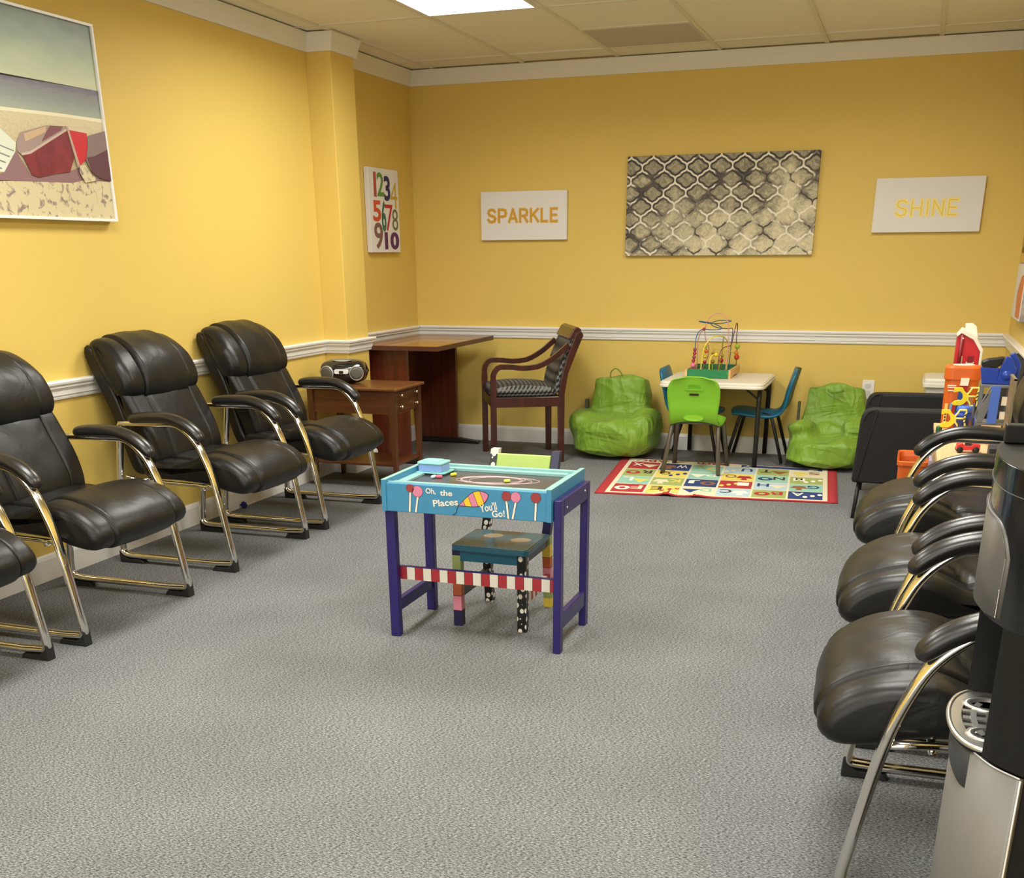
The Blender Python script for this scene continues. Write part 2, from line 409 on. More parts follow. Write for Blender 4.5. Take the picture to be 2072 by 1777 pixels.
# ceiling lights
M_DIFF = mat('light_diffuser', (0.9, 0.9, 0.88), 0.5, emit=(1.0, 0.98, 0.92), estr=4.0)
for k, (x0, x1, y0, y1) in enumerate(lights_cells):
    lab = ['bright fluorescent ceiling light panel at the top edge of the picture', 'ceiling light panel over the left chair row', 'ceiling light panel over the front left of the room', 'ceiling light panel above the toy corner', 'ceiling light panel over the water cooler', 'ceiling light panel over the front right of the room'][k]
    t = thing('ceiling_light', lab, 'ceiling light', ((x0+x1)/2, (y0+y1)/2, H), group='fluorescent ceiling panels')
    b = MB(); x0 += 0.014; x1 -= 0.014; y0 += 0.014; y1 -= 0.014; fr = 0.018
    for q in ((x0, x1, y0, y0+fr), (x0, x1, y1-fr, y1), (x0, x0+fr, y0+fr, y1-fr), (x1-fr, x1, y0+fr, y1-fr)): b.box(*q, H-0.002, H+0.028, M_TRIM)
    b.build('frame', t, world=True)
    b = MB(); b.box(x0+fr, x1-fr, y0+fr, y1-fr, H+0.003, H+0.012, M_DIFF); b.build('diffuser', t, world=True)
    ld = bpy.data.lights.new('tube_light', 'AREA'); ld.shape = 'RECTANGLE'; ld.size = x1-x0-2*fr; ld.size_y = y1-y0-2*fr; ld.energy = LAMP_W; ld.color = LAMP_COL; ld.spread = LAMP_SPREAD
    lo = bpy.data.objects.new('tube_light', ld); C.objects.link(lo); lo.parent = t; lo.location = (0, 0, -0.001)

# ------------------------------------------------------------------ black leather guest chairs
CG = 'black leather guest chairs along the walls'
def make_leather_chair(label, sh=0.0):
    # local +x is forward, x measured from the wall plane; sh pulls the top of the back forward
    t = thing('leather_guest_chair', label, 'chair', (0, 0, 0), 0, CG)
    def bk(pts):
        if sh <= 0: return pts
        return [(0.262-(z-0.39)*0.255+(a-(0.26-(z-0.39)*0.46))*0.85, z) for a, z in pts]
    # seat
    prof = [(0.262, 0.432), (0.34, 0.432), (0.42, 0.428), (0.47, 0.432), (0.51, 0.449), (0.56, 0.464), (0.62, 0.461), (0.69, 0.440), (0.745, 0.404), (0.768, 0.366), (0.760, 0.335), (0.725, 0.318), (0.66, 0.324), (0.58, 0.345), (0.48, 0.356), (0.36, 0.358), (0.27, 0.362), (0.245, 0.395)]
    def dent(x, y, z):
        e = 0.0
        if z > 0.40 and x < 0.62:  # pleat where the rear pad meets the front roll
            e += 0.014*math.exp(-((x-(0.520-0.9*abs(y)**1.5))/0.012)**2)
        e += 0.002*math.sin(38*y+21*x)*math.sin(17*x+3) if z > 0.33 else 0
        return e
    b = MB(); cushion(b, prof, 0.515, M_LEATHER, R=0.036, seams=((-0.165, 0.013, 0.005), (0.165, 0.013, 0.005)), crown=0.010, dent=dent, proud=0.006); b.build('seat', t)
    # lower back pad
    prof = bk([(0.335, 0.425), (0.338, 0.46), (0.325, 0.51), (0.300, 0.57), (0.268, 0.63), (0.235, 0.69), (0.205, 0.725), (0.165, 0.73), (0.165, 0.66), (0.195, 0.57), (0.222, 0.48), (0.245, 0.41), (0.29, 0.40)])
    def wf(z): return 1.0-0.05*max(0, (0.56-z)/0.16)
    def dent2(x, y, z): return 0.003*math.sin(31*z+14*y)*math.sin(23*y+4)
    b = MB(); cushion(b, prof, 0.50, M_LEATHER, R=0.034, seams=((-0.145, 0.014, 0.005), (0.145, 0.014, 0.005)), crown=0.010, widf=wf, dent=dent2, proud=0.006); b.build('backrest', t)
    # headrest roll
    prof = bk([(0.236, 0.700), (0.246, 0.735), (0.236, 0.780), (0.208, 0.830), (0.168, 0.873), (0.115, 0.905), (0.065, 0.912), (0.040, 0.895), (0.055, 0.86), (0.095, 0.80), (0.13, 0.73), (0.165, 0.682), (0.205, 0.678)])
    def wh(z): return 1.0-0.10*max(0, (z-0.83)/0.08)
    b = MB(); cushion(b, prof, 0.515, M_LEATHER, R=0.045, seams=((-0.150, 0.017, 0.006), (0.150, 0.017, 0.006)), crown=0.012, widf=wh, dent=dent2, proud=0.011); b.build('headrest', t)
    # rear shell
    prof = bk([(0.035, 0.885), (0.058, 0.893), (0.088, 0.86), (0.135, 0.76), (0.175, 0.66), (0.205, 0.56), (0.235, 0.45), (0.262, 0.39), (0.245, 0.372), (0.205, 0.385), (0.178, 0.45), (0.150, 0.55), (0.115, 0.65), (0.072, 0.75), (0.035, 0.84)])
    b = MB(); cushion(b, prof, 0.49, M_LEATHER, R=0.014, crown=0.002); b.build('back_shell', t)
    # frames
    for s_ in (-1, 1):
        y = 0.298*s_
        core = [(0.215, y, 0.594), (0.40, y, 0.597), (0.485, y, 0.595), (0.535, y, 0.567), (0.578, y, 0.520), (0.608, y, 0.458), (0.632, y, 0.388), (0.652, y, 0.300), (0.668, y, 0.205), (0.682, y, 0.12)]
        core = smooth_path(core, 4)
        tail = [(0.690, y, 0.075), (0.694, y, 0.035), (0.60, y, 0.030), (0.20, y, 0.030), (0.135, y, 0.034), (0.140, y, 0.10), (0.178, y, 0.386), (0.208, y, 0.575)]
        tail = fillet(tail, [0, 0.055, 0, 0, 0.05, 0, 0, 0], 7)
        f = MB(); f.tube(core+tail, 0.0125, M_CHROME, 14, closed=True, rb=0.0180, up=(0, 1, 0)); fo = f.build('side_frame', t)
        g = MB()
        g.prism([(0.590, 0.0), (0.704, 0.0), (0.702, 0.052), (0.694, 0.060), (0.684, 0.030), (0.665, 0.019), (0.60, 0.018)], y-0.017, y+0.017, M_RUBBER, 'xz'); g.build('foot_pad', fo, bev=0.003)
        g = MB()
        g.prism([(0.128, 0.0), (0.250, 0.0), (0.235, 0.018), (0.165, 0.019), (0.143, 0.026), (0.136, 0.055), (0.127, 0.05)], y-0.017, y+0.017, M_RUBBER, 'xz'); g.build('foot_pad', fo, bev=0.003)
        g = MB()
        ap = smooth_path([(0.262, y, 0.612), (0.31, y, 0.618), (0.37, y, 0.622), (0.45, y, 0.621), (0.515, y, 0.604), (0.565, y, 0.575), (0.604, y, 0.536)], 6)
        def rr_(u): return 0.0240*max(0.03, (1-abs(2*u-1)**9))**0.5
        def rw_(u): return 0.0295*max(0.03, (1-abs(2*u-1)**11))**0.5
        g.tube(ap, rr_, M_PAD, 16, rb=rw_, up=(0, 1, 0)); g.build('armrest', t)
        g = MB(); g.tube(fillet([(0.20, y*0.985, 0.372), (0.24, y*0.86, 0.352), (0.55, y*0.86, 0.345), (0.638, y*0.985, 0.352)], 0.02), 0.008, M_CHROME, 8, rb=0.011, up=(0, 1, 0)); g.build('seat_bracket', t)
    g = MB()
    g.tube([(0.27, -0.29, 0.352), (0.27, 0.29, 0.352)], 0.009, M_CHROME, 8); g.tube([(0.55, -0.26, 0.333), (0.55, 0.26, 0.333)], 0.009, M_CHROME, 8)
    g.build('cross_bar', t)
    return t
lc = make_leather_chair('black leather chair with chrome sled legs, nearest the boombox table on the left wall')
def put_left(o, y, dx, rz=0.0): o.location = (dx, y, 0); o.rotation_euler = (0, 0, rz)
put_left(lc, -2.44, 0.0, 0.0)
dup(lc, (0.0, -3.23, 0), 0.0, 'black leather chair on the left wall with a blue pompom behind its legs')
dup(lc, (0.022, -4.18, 0), 0.0, 'black leather chair on the left wall below the beach picture')
dup(lc, (0.0, -4.93, 0), 0.0, 'black leather chair cut off by the left edge of the picture')
rc = make_leather_chair('black leather chair on the right side, nearest the water cooler', 0.075)
RX = 3.920
rc.location = (RX+0.001, -4.955, 0); rc.rotation_euler = (0, 0, PI+0.03)
dup(rc, (RX, -4.195, 0), PI, 'black leather chair in the middle of the three on the right')
dup(rc, (RX, -3.315, 0), PI, 'black leather chair on the right, closest to the toys and the black sofa')

# ------------------------------------------------------------------ training table (back left corner)
M_MAH = wood('mahogany_laminate', '#4a1d10', '#6b2d17', 'Z', 0.35)
M_MAHT = wood('mahogany_top', '#7a4526', '#96592f', 'X', 0.22, coat=0.3)
M_EDGE = mat('table_edge_band', '#4e2b1b', 0.35)
M_BLKM = mat('black_metal', (0.012, 0.012, 0.012), 0.4)
t = thing('training_table', 'tall brown laminate table pushed into the back left corner', 'table', (0.32, -0.62, 0))
b = MB(); b.box(0.045, 0.612, -1.105, -0.14, 0.692, 0.718, M_EDGE); b.box(0.047, 0.610, -1.103, -0.142, 0.718, 0.7195, M_MAHT); b.build('tabletop', t, world=True, bev=0.001)
b = MB(); b.box(0.075, 0.368, -1.02, -0.99, 0.035, 0.692, M_MAH); b.build('end_panel', t, world=True, bev=0.002)
b = MB(); b.box(0.075, 0.350, -0.185, -0.155, 0.035, 0.692, M_MAH); b.build('end_panel', t, world=True, bev=0.002)
b = MB(); b.box(0.085, 0.105, -0.99, -0.185, 0.30, 0.692, M_MAH); b.build('modesty_panel', t, world=True)
for y in (-1.005, -0.17):
    b = MB(); b.prism([(0.06, 0.006), (0.505, 0.006), (0.505, 0.018), (0.36, 0.036), (0.075, 0.036)], y-0.025, y+0.025, M_BLKM, 'xz'); fo = b.build('foot_bar', t, world=True, bev=0.003)
    g = MB(); g.lathe([(0.012, 0), (0.012, 0.007)], 0.485, y, M_BLKM, 12); g.lathe([(0.012, 0), (0.012, 0.007)], 0.085, y, M_BLKM, 12); g.build('leveller', fo, world=True)

# ------------------------------------------------------------------ small wooden table with drawers
M_OAK = wood('reddish_oak', '#482814', '#66391d', 'X', 0.38)
M_OAKZ = wood('reddish_oak_upright', '#442512', '#61371b', 'Z', 0.38)
M_OAKT = wood('reddish_oak_top', '#5e391e', '#7c4e2b', 'X', 0.28)
M_BRASS = mat('pale_brass', (0.72, 0.62, 0.42), 0.22, 1.0)
t = thing('side_table', 'small wooden table with two end drawers under the boombox', 'table', (0.365, -1.60, 0))
b = MB(); b.prism(rrect(0.575, 0.395, 0.012, 4, 0.3675, -1.605), 0.538, 0.553, M_OAKT, 'xy'); b.build('tabletop', t, world=True, bev=0.004)
b = MB(); b.box(0.105, 0.628, -1.778, -1.762, 0.412, 0.538, M_OAK); b.box(0.105, 0.628, -1.447, -1.431, 0.412, 0.538, M_OAK); b.box(0.105, 0.12, -1.76, -1.45, 0.412, 0.538, M_OAK)
b.box(0.612, 0.626, -1.76, -1.45, 0.412, 0.418, M_OAK); b.box(0.612, 0.626, -1.76, -1.45, 0.474, 0.479, M_OAK); b.build('apron', t, world=True)
for (z0, z1) in ((0.419, 0.473), (0.480, 0.536)):
    b = MB(); b.box(0.30, 0.6265, -1.742, -1.462, z0, z1, M_OAK); d = b.build('drawer', t, world=True, bev=0.002)
    for y in (-1.70, -1.50):
        g = MB(); g.tube([(0.626, y, (z0+z1)/2), (0.636, y, (z0+z1)/2)], 0.004, M_BRASS, 8); g.sph((0.643, y, (z0+z1)/2), 0.009, M_BRASS, 12, 8); g.build('knob', d, world=True)
for x in (0.118, 0.618):
    for y in (-1.77, -1.44):
        b = MB(); c0, c1 = 0.018, 0.011
        sx = 1 if x > 0.3 else -1
        b.hexa([(x-c1+sx*0.004, y-c1, 0), (x+c1+sx*0.004, y-c1, 0), (x+c1+sx*0.004, y+c1, 0), (x-c1+sx*0.004, y+c1, 0)], [(x-c0, y-c0, 0.42), (x+c0, y-c0, 0.42), (x+c0, y+c0, 0.42), (x-c0, y+c0, 0.42)], M_OAKZ)
        b.box(x-c0, x+c0, y-c0, y+c0, 0.42, 0.538, M_OAKZ); b.build('leg', t, world=True, bev=0.002)
b = MB(); b.box(0.112, 0.622, -1.775, -1.435, 0.125, 0.138, M_OAK); b.build('shelf', t, world=True, bev=0.002)
# boombox
M_GLOSS = mat('glossy_black_plastic', (0.010, 0.010, 0.011), 0.12, spec=0.6, coat=0.5)
M_SILV = mat('silver_plastic', (0.55, 0.55, 0.55), 0.25, 0.6)
M_GRILLE = mat('speaker_grille', (0.12, 0.115, 0.10), 0.5, 0.3, bump=0.6, bscale=900)
t = thing('boombox', 'rounded black portable CD radio with two silver-rimmed speakers', 'radio', (0.245, -1.60, 0.553), 0.28)
b = MB(); R = []
for i in range(17):
    u = -1+2*i/16; k = (1-abs(u)**3.2)**0.45 if abs(u) < 1 else 0.02; k = max(k, 0.02)
    hx = 0.135*u; ring = []
    for j in range(28):
        a = 2*PI*j/28; ca, sa = math.cos(a), math.sin(a)
        yy = 0.085*math.copysign(abs(ca)**0.75, ca)*(0.45+0.55*k); zz = 0.066*math.copysign(abs(sa)**0.75, sa)*k**0.8
        ring.append((hx, yy, 0.066+zz))
    R.append(ring)
b.rings(R, M_GLOSS); b.build('body', t)
for s_ in (-1, 1):
    b = MB(); Mx = Matrix.Translation((0.082*s_, -0.073, 0.062)) @ Matrix.Rotation(s_*0.30, 4, 'Z') @ Matrix.Rotation(PI/2+0.06, 4, 'X')
    b.lathe([(0.040, -0.012), (0.040, 0.010), (0.038, 0.012), (0.036, 0.010), (0.001, 0.010)], 0, 0, M_SILV, 28, M=Mx); sp = b.build('speaker', t)
    g = MB(); g.lathe([(0.0355, 0.010), (0.034, 0.013), (0.02, 0.014), (0.001, 0.0145)], 0, 0, M_GRILLE, 24, M=Mx); g.build('grille', sp)
b = MB(); b.prism(rrect(0.082, 0.026, 0.011, 5, 0, 0.070), -0.0885, -0.076, mat('bright_silver_plastic', (0.75, 0.75, 0.74), 0.3), 'xz'); dp = b.build('display', t, bev=0.002)
g = MB(); g.prism(rrect(0.024, 0.014, 0.003, 3, 0.0, 0.067), -0.0915, -0.089, M_GLOSS, 'xz'); g.build('screen', dp)
b = MB(); b.prism([(-0.055, 0.128), (-0.02, 0.1225), (0, 0.120), (0.02, 0.1225), (0.055, 0.128), (0.030, 0.1295), (-0.030, 0.1295)], -0.055, -0.02, M_SILV, 'xz'); b.build('top_trim', t, bev=0.001)
b = MB(); b.prism(rrect(0.045, 0.010, 0.004, 3, 0, 0.098), -0.078, -0.060, M_SILV, 'xz'); b.build('label_plate', t)
b = MB(); b.tube(smooth_path([(-0.09, 0.06, 0.04), (-0.15, 0.05, 0.02), (-0.19, 0.05, 0.004)], 5), 0.0018, M_BLKM, 6); b.build('power_cord', t)

# ------------------------------------------------------------------ wooden armchair with patterned seat
M_CHER = wood('dark_cherry', '#2c100c', '#471a12', 'Z', 0.3, coat=0.3)
def make_diamond():
    m, n, l, b = newmat('diamond_upholstery')
    tc = n.new('ShaderNodeTexCoord'); sp = n.new('ShaderNodeSeparateXYZ'); l.new(tc.outputs['Object'], sp.inputs[0])
    a = math_node(n, l, 'ADD', sp.outputs[0], math_node(n, l, 'MULTIPLY', sp.outputs[2], 0.7)); c = math_node(n, l, 'ADD', sp.outputs[1], math_node(n, l, 'MULTIPLY', sp.outputs[2], 0.8))
    p = math_node(n, l, 'ADD', a, c); q = math_node(n, l, 'SUBTRACT', a, c)
    fp = math_node(n, l, 'SINE', math_node(n, l, 'MULTIPLY', p, 120)); fq = math_node(n, l, 'SINE', math_node(n, l, 'MULTIPLY', q, 120))
    pr = math_node(n, l, 'MULTIPLY', fp, fq)
    cr = n.new('ShaderNodeValToRGB'); e = cr.color_ramp.elements; e[0].position = 0.46; e[0].color = (0.012, 0.012, 0.014, 1); e[1].position = 0.54; e[1].color = (0.16, 0.16, 0.15, 1)
    l.new(math_node(n, l, 'MULTIPLY_ADD', pr, 0.5, 0.5), cr.inputs['Fac']); l.new(cr.outputs[0], b.inputs['Base Color']); b.inputs['Roughness'].default_value = 0.8
    return m
M_DIAM = make_diamond()
t = thing('wooden_armchair', 'dark wooden armchair with a grey diamond-patterned seat facing the corner table', 'chair', (0.955, -0.56, 0), math.atan2(-0.21, -0.41))
HWD, HD = 0.255, 0.232
for s_ in (-1, 1):
    y = s_*(HWD-0.018)
    # front leg flows into the arm
    pth = [(HD-0.02, y, 0.0), (HD-0.02, y, 0.40), (HD-0.02, y, 0.545), (HD-0.05, y, 0.588), (HD-0.14, y, 0.585), (0.03, y, 0.578), (-0.06, y, 0.585), (-0.13, y, 0.615), (-0.19, y, 0.655), (-0.255, y, 0.71)]
    pth = smooth_path(fillet(pth, [0, 0, 0.05, 0.04, 0, 0, 0, 0, 0, 0], 4), 2)
    b = MB()
    R = []
    for i, p in enumerate(pth):
        tt = (pth[min(i+1, len(pth)-1)]-pth[max(i-1, 0)]).normalized(); nn = tt.cross(Vector((0, 1, 0)))
        th = 0.018 if p.z < 0.5 else 0.015; wy = 0.016
        R.append([p+nn*th+Vector((0, wy, 0)), p+nn*th-Vector((0, wy, 0)), p-nn*th-Vector((0, wy, 0)), p-nn*th+Vector((0, wy, 0))])
    b.rings(R, M_CHER, smooth=False); b.build('leg_and_arm', t, bev=0.004)
    b = MB(); q = [(-0.232, 0.0), (-0.196, 0.0), (-0.190, 0.36), (-0.205, 0.50), (-0.245, 0.64), (-0.300, 0.775), (-0.330, 0.790), (-0.345, 0.765), (-0.300, 0.66), (-0.252, 0.54), (-0.232, 0.42)]
    b.prism(q, y-0.015, y+0.015, M_CHER, 'xz'); b.build('leg', t, bev=0.004)
b = MB()
for s_ in (-1, 1): b.box(-0.20, HD-0.02, s_*(HWD-0.018)-0.012, s_*(HWD-0.018)+0.012, 0.345, 0.405, M_CHER)
b.box(HD-0.034, HD-0.006, -HWD+0.03, HWD-0.03, 0.345, 0.405, M_CHER); b.box(-0.22, -0.20, -HWD+0.03, HWD-0.03, 0.345, 0.405, M_CHER); b.build('seat_rail', t, bev=0.003)
b = MB(); cushion(b, [(HD-0.035, 0.41), (HD-0.022, 0.43), (HD-0.035, 0.455), (0.08, 0.468), (-0.05, 0.466), (-0.15, 0.455), (-0.18, 0.43), (-0.16, 0.406), (0.0, 0.404)], 0.44, M_DIAM, R=0.022, crown=0.012); b.build('seat', t)
b = MB(); cushion(b, [(-0.175, 0.43), (-0.190, 0.52), (-0.225, 0.63), (-0.275, 0.745), (-0.295, 0.760), (-0.312, 0.745), (-0.27, 0.64), (-0.232, 0.53), (-0.212, 0.44), (-0.195, 0.425)], 0.44, M_DIAM, R=0.010, crown=0.003); b.build('backrest', t)
b = MB(); b.prism([(-0.270, 0.735), (-0.258, 0.745), (-0.290, 0.800), (-0.315, 0.812), (-0.340, 0.795), (-0.300, 0.745)], -HWD+0.034, HWD-0.034, M_CHER, 'xz'); b.build('top_rail', t, bev=0.006)

# ------------------------------------------------------------------ pictures on the walls
def canvas_back(name, label, x0, x1, z0, z1, th=0.03):
    t = thing(name, label, 'picture', ((x0+x1)/2, 0, z0))
    b = MB(); b.box(x0, x1, -th, -0.002, z0, z1, M_CANVAS); b.build('canvas', t, world=True, bev=0.003)
    return t
def MYback(y): return Matrix(((1, 0, 0, 0), (0, 0, -1, y), (0, 1, 0, 0), (0, 0, 0, 1)))
M_GOLD = mat('gold_letter_paint', '#d8a83f', 0.4, 0.0); M_GOLDD = mat('dark_gold_line', '#b58a35', 0.4, 0.0)
M_GOLDL = mat('gold_letter_painted_sheen', '#f3dc74', 0.4, 0.0); M_GOLDLD = mat('gold_line_painted_sheen', '#d9bd58', 0.4, 0.0)  # SHINE golds are lightened: the foil's reflection is put into the colour
def strokes(mb, word, x0, x1, z0, z1, wid, m1, m2, M):
    # geometric inline capitals drawn as thick strokes with a thin line inside
    G = {'S': [[(0.92, 0.84), (0.75, 0.97), (0.45, 1.0), (0.16, 0.92), (0.05, 0.74), (0.18, 0.58), (0.5, 0.5), (0.82, 0.42), (0.97, 0.26), (0.84, 0.07), (0.5, 0.0), (0.2, 0.04), (0.02, 0.18)]],
         'P': [[(0.05, 0), (0.05, 1), (0.55, 1), (0.88, 0.93), (0.97, 0.72), (0.88, 0.5), (0.55, 0.43), (0.05, 0.43)]],
         'A': [[(0, 0), (0.5, 1), (1, 0)], [(0.2, 0.28), (0.8, 0.28)]],
         'R': [[(0.05, 0), (0.05, 1), (0.55, 1), (0.88, 0.93), (0.95, 0.74), (0.88, 0.53), (0.55, 0.46), (0.05, 0.46)], [(0.5, 0.46), (0.98, 0)]],
         'K': [[(0.05, 0), (0.05, 1)], [(0.95, 1), (0.12, 0.45)], [(0.35, 0.6), (1, 0)]],
         'L': [[(0.05, 1), (0.05, 0), (0.95, 0)]], 'E': [[(0.95, 1), (0.05, 1), (0.05, 0), (0.95, 0)], [(0.05, 0.5), (0.85, 0.5)]],
         'H': [[(0.05, 0), (0.05, 1)], [(0.95, 0), (0.95, 1)], [(0.05, 0.5), (0.95, 0.5)]], 'I': [[(0.5, 0), (0.5, 1)]],
         'N': [[(0.05, 0), (0.05, 1), (0.95, 0), (0.95, 1)]]}
    ws = {'I': 0.18, 'L': 0.8, 'E': 0.85}
    tot = sum(ws.get(c, 1.0) for c in word)+0.42*(len(word)-1); u = (x1-x0)/tot; x = x0
    for pas, (ww, mm) in enumerate(((wid, m1), (wid*0.20, m2))):
        x = x0; zz = 0.0006+0.0012*pas
        for c in word:
            cw = ws.get(c, 1.0)*u
            for st in G[c]:
                pts = [(x+a*cw, z0+b_*(z1-z0)) for a, b_ in st]
                for (a, b_) in zip(pts[:-1], pts[1:]):
                    d = Vector((b_[0]-a[0], b_[1]-a[1])); d.normalize(); nn = Vector((-d.y, d.x))*ww/2; e = d*ww*0.42
                    q = [(a[0]-e.x+nn.x, a[1]-e.y+nn.y, zz), (a[0]-e.x-nn.x, a[1]-e.y-nn.y, zz), (b_[0]+e.x-nn.x, b_[1]+e.y-nn.y, zz), (b_[0]+e.x+nn.x, b_[1]+e.y+nn.y, zz)]
                    mb.add(q, [(0, 1, 2, 3)], mm, False, M); zz += 0.00001
            x += cw+0.42*u
t = canvas_back('sparkle_canvas', 'white canvas lettered SPARKLE in gold on the back wall', 0.494, 1.084, 1.312, 1.606)
b = MB(); strokes(b, 'SPARKLE', 0.545, 1.020, 1.423, 1.497, 0.0185, M_GOLD, M_GOLDD, MYback(-0.0302)); b.build('lettering', t, world=True, fix=False)
t = canvas_back('shine_canvas', 'white canvas lettered SHINE in yellow gold, right end of the back wall', 2.966, 3.560, 1.329, 1.622)
b = MB(); strokes(b, 'SHINE', 3.092, 3.425, 1.420, 1.500, 0.0215, M_GOLDL, M_GOLDLD, MYback(-0.0302)); b.build('lettering', t, world=True, fix=False)
# trellis canvas
def make_trellis():
    m, n, l, b = newmat('trellis_painting')
    tc = n.new('ShaderNodeTexCoord'); sp = n.new('ShaderNodeSeparateXYZ'); l.new(tc.outputs['Object'], sp.inputs[0])
    u = math_node(n, l, 'MULTIPLY', sp.outputs[0], 1/0.139); v = math_node(n, l, 'MULTIPLY', sp.outputs[2], 1/0.146)
    s_ = math_node(n, l, 'ADD', u, v); d = math_node(n, l, 'SUBTRACT', u, v)
    B = -0.065
    def bend(x):
        a = math_node(n, l, 'MULTIPLY', math_node(n, l, 'SINE', math_node(n, l, 'MULTIPLY', x, 2*PI)), B)
        return math_node(n, l, 'ADD', a, math_node(n, l, 'MULTIPLY', math_node(n, l, 'SINE', math_node(n, l, 'MULTIPLY', x, 4*PI)), -0.034))
    p = math_node(n, l, 'SUBTRACT', d, bend(s_))
    q = math_node(n, l, 'SUBTRACT', s_, bend(d))
    def edge(x): return math_node(n, l, 'ABSOLUTE', math_node(n, l, 'SUBTRACT', math_node(n, l, 'FRACT', math_node(n, l, 'ADD', x, 0.5)), 0.5))
    mn = math_node(n, l, 'MINIMUM', edge(p), edge(q))
    line = n.new('ShaderNodeMapRange'); line.inputs[1].default_value = 0.040; line.inputs[2].default_value = 0.062; line.inputs[3].default_value = 1; line.inputs[4].default_value = 0
    l.new(mn, line.inputs[0])
    # tone of each region: dark upper left / centre, pale lower right
    nz = n.new('ShaderNodeTexNoise'); nz.inputs['Scale'].default_value = 3.6; nz.inputs['Detail'].default_value = 5; nz.inputs['Distortion'].default_value = 1.0
    l.new(tc.outputs['Object'], nz.inputs['Vector'])
    tone = math_node(n, l, 'ADD', math_node(n, l, 'MULTIPLY_ADD', nz.outputs['Fac'], 1.5, -0.25), math_node(n, l, 'ADD', math_node(n, l, 'MULTIPLY', sp.outputs[0], 0.14), math_node(n, l, 'MULTIPLY', sp.outputs[2], -0.75)))
    fill = n.new('ShaderNodeValToRGB'); e = fill.color_ramp.elements; e[0].position = 0.30; e[0].color = lin('#231d1a'); e[1].position = 0.76; e[1].color = lin('#c9bfa0')
    for po, co in ((0.40, '#463d35'), (0.50, '#6f6858'), (0.62, '#988f78')): z = e.new(po); z.color = lin(co)
    l.new(tone, fill.inputs['Fac'])
    n2 = n.new('ShaderNodeTexNoise'); n2.inputs['Scale'].default_value = 28; n2.inputs['Detail'].default_value = 6; n2.inputs['Distortion'].default_value = 2.0
    l.new(tc.outputs['Object'], n2.inputs['Vector'])
    # petal medallion inside each cell
    med = n.new('ShaderNodeMapRange'); med.inputs[1].default_value = 0.14; med.inputs[2].default_value = 0.2; med.inputs[3].default_value = 0; med.inputs[4].default_value = 1
    l.new(mn, med.inputs[0])
    mm = math_node(n, l, 'MULTIPLY', med.outputs[0], math_node(n, l, 'MULTIPLY', n2.outputs['Fac'], 0.85))
    mx = n.new('ShaderNodeMix'); mx.data_type = 'RGBA'; l.new(mm, mx.inputs[0]); l.new(fill.outputs[0], mx.inputs[6]); mx.inputs[7].default_value = lin('#cfc5a2')
    n3 = n.new('ShaderNodeTexNoise'); n3.inputs['Scale'].default_value = 9; n3.inputs['Detail'].default_value = 3
    l.new(tc.outputs['Object'], n3.inputs['Vector'])
    lc_ = n.new('ShaderNodeValToRGB'); e = lc_.color_ramp.elements; e[0].position = 0.40; e[0].color = lin('#463c34'); e[1].position = 0.50; e[1].color = lin('#e4dcca')
    z = e.new(0.45); z.color = lin('#8b8473')
    l.new(n3.outputs['Fac'], lc_.inputs['Fac'])
    m2 = n.new('ShaderNodeMix'); m2.data_type = 'RGBA'; l.new(line.outputs[0], m2.inputs[0]); l.new(mx.outputs[2], m2.inputs[6]); l.new(lc_.outputs[0], m2.inputs[7])
    m3 = n.new('ShaderNodeMix'); m3.data_type = 'RGBA'; m3.blend_type = 'OVERLAY'; m3.inputs[0].default_value = 0.55
    l.new(m2.outputs[2], m3.inputs[6]); l.new(n2.outputs['Fac'], m3.inputs[7]); l.new(m3.outputs[2], b.inputs['Base Color']); b.inputs['Roughness'].default_value = 0.55
    return m
b = MB(); b.box(1.474, 2.636, -0.03, -0.002, 1.210, 1.784, make_trellis())
tag(b.build('trellis_canvas', bev=0.003, origin=(2.055, 0, 1.497)), 'large grey and cream trellis-patterned canvas in the middle of the back wall', 'picture')
# numbers canvas on the short left wall
t = thing('numbers_canvas', 'narrow white canvas with colourful numbers 1 to 10 in the back left corner', 'picture', (0, -0.515, 1.243))
b = MB(); b.box(0.002, 0.032, -0.735, -0.305, 1.243, 1.729, M_CANVAS); b.build('canvas', t, world=True, bev=0.003)
MXl = Matrix(((0, 0, 1, 0.0323), (1, 0, 0, -0.735), (0, 1, 0, 1.243), (0, 0, 0, 1)))
b = MB(); CW, CH = 0.43, 0.486
for s_, u0, u1, v0, v1, col, off in (('1', .16, .25, .05, .34, '#b04a44', -.005), ('2', .27, .50, .05, .33, '#5f8c35', .02), ('3', .50, .71, .08, .38, '#2e2c5e', .03), ('4', .70, .95, .14, .46, '#c9a53a', -.005),
     ('5', .10, .37, .38, .63, '#c9502e', .03), ('6', .38, .53, .37, .75, '#2f6d55', .03), ('7', .50, .77, .42, .74, '#b5282c', .0), ('8', .74, .94, .47, .73, '#66703a', .0), ('9', .11, .40, .64, .96, '#7a5a52', .02), ('10', .45, .95, .75, .965, '#5c2560', .045)):
    m_ = mat('number_'+{'1': 'rose', '2': 'leaf', '3': 'indigo', '4': 'ochre', '5': 'orange', '6': 'pine', '7': 'red', '8': 'olive', '9': 'taupe', '10': 'purple'}[s_], col, 0.7)
    b.text(s_, MXl, m_, off=off, fit=(u0*CW, u1*CW, (1-v1)*CH, (1-v0)*CH))
b.build('numerals', t, world=True, fix=False)
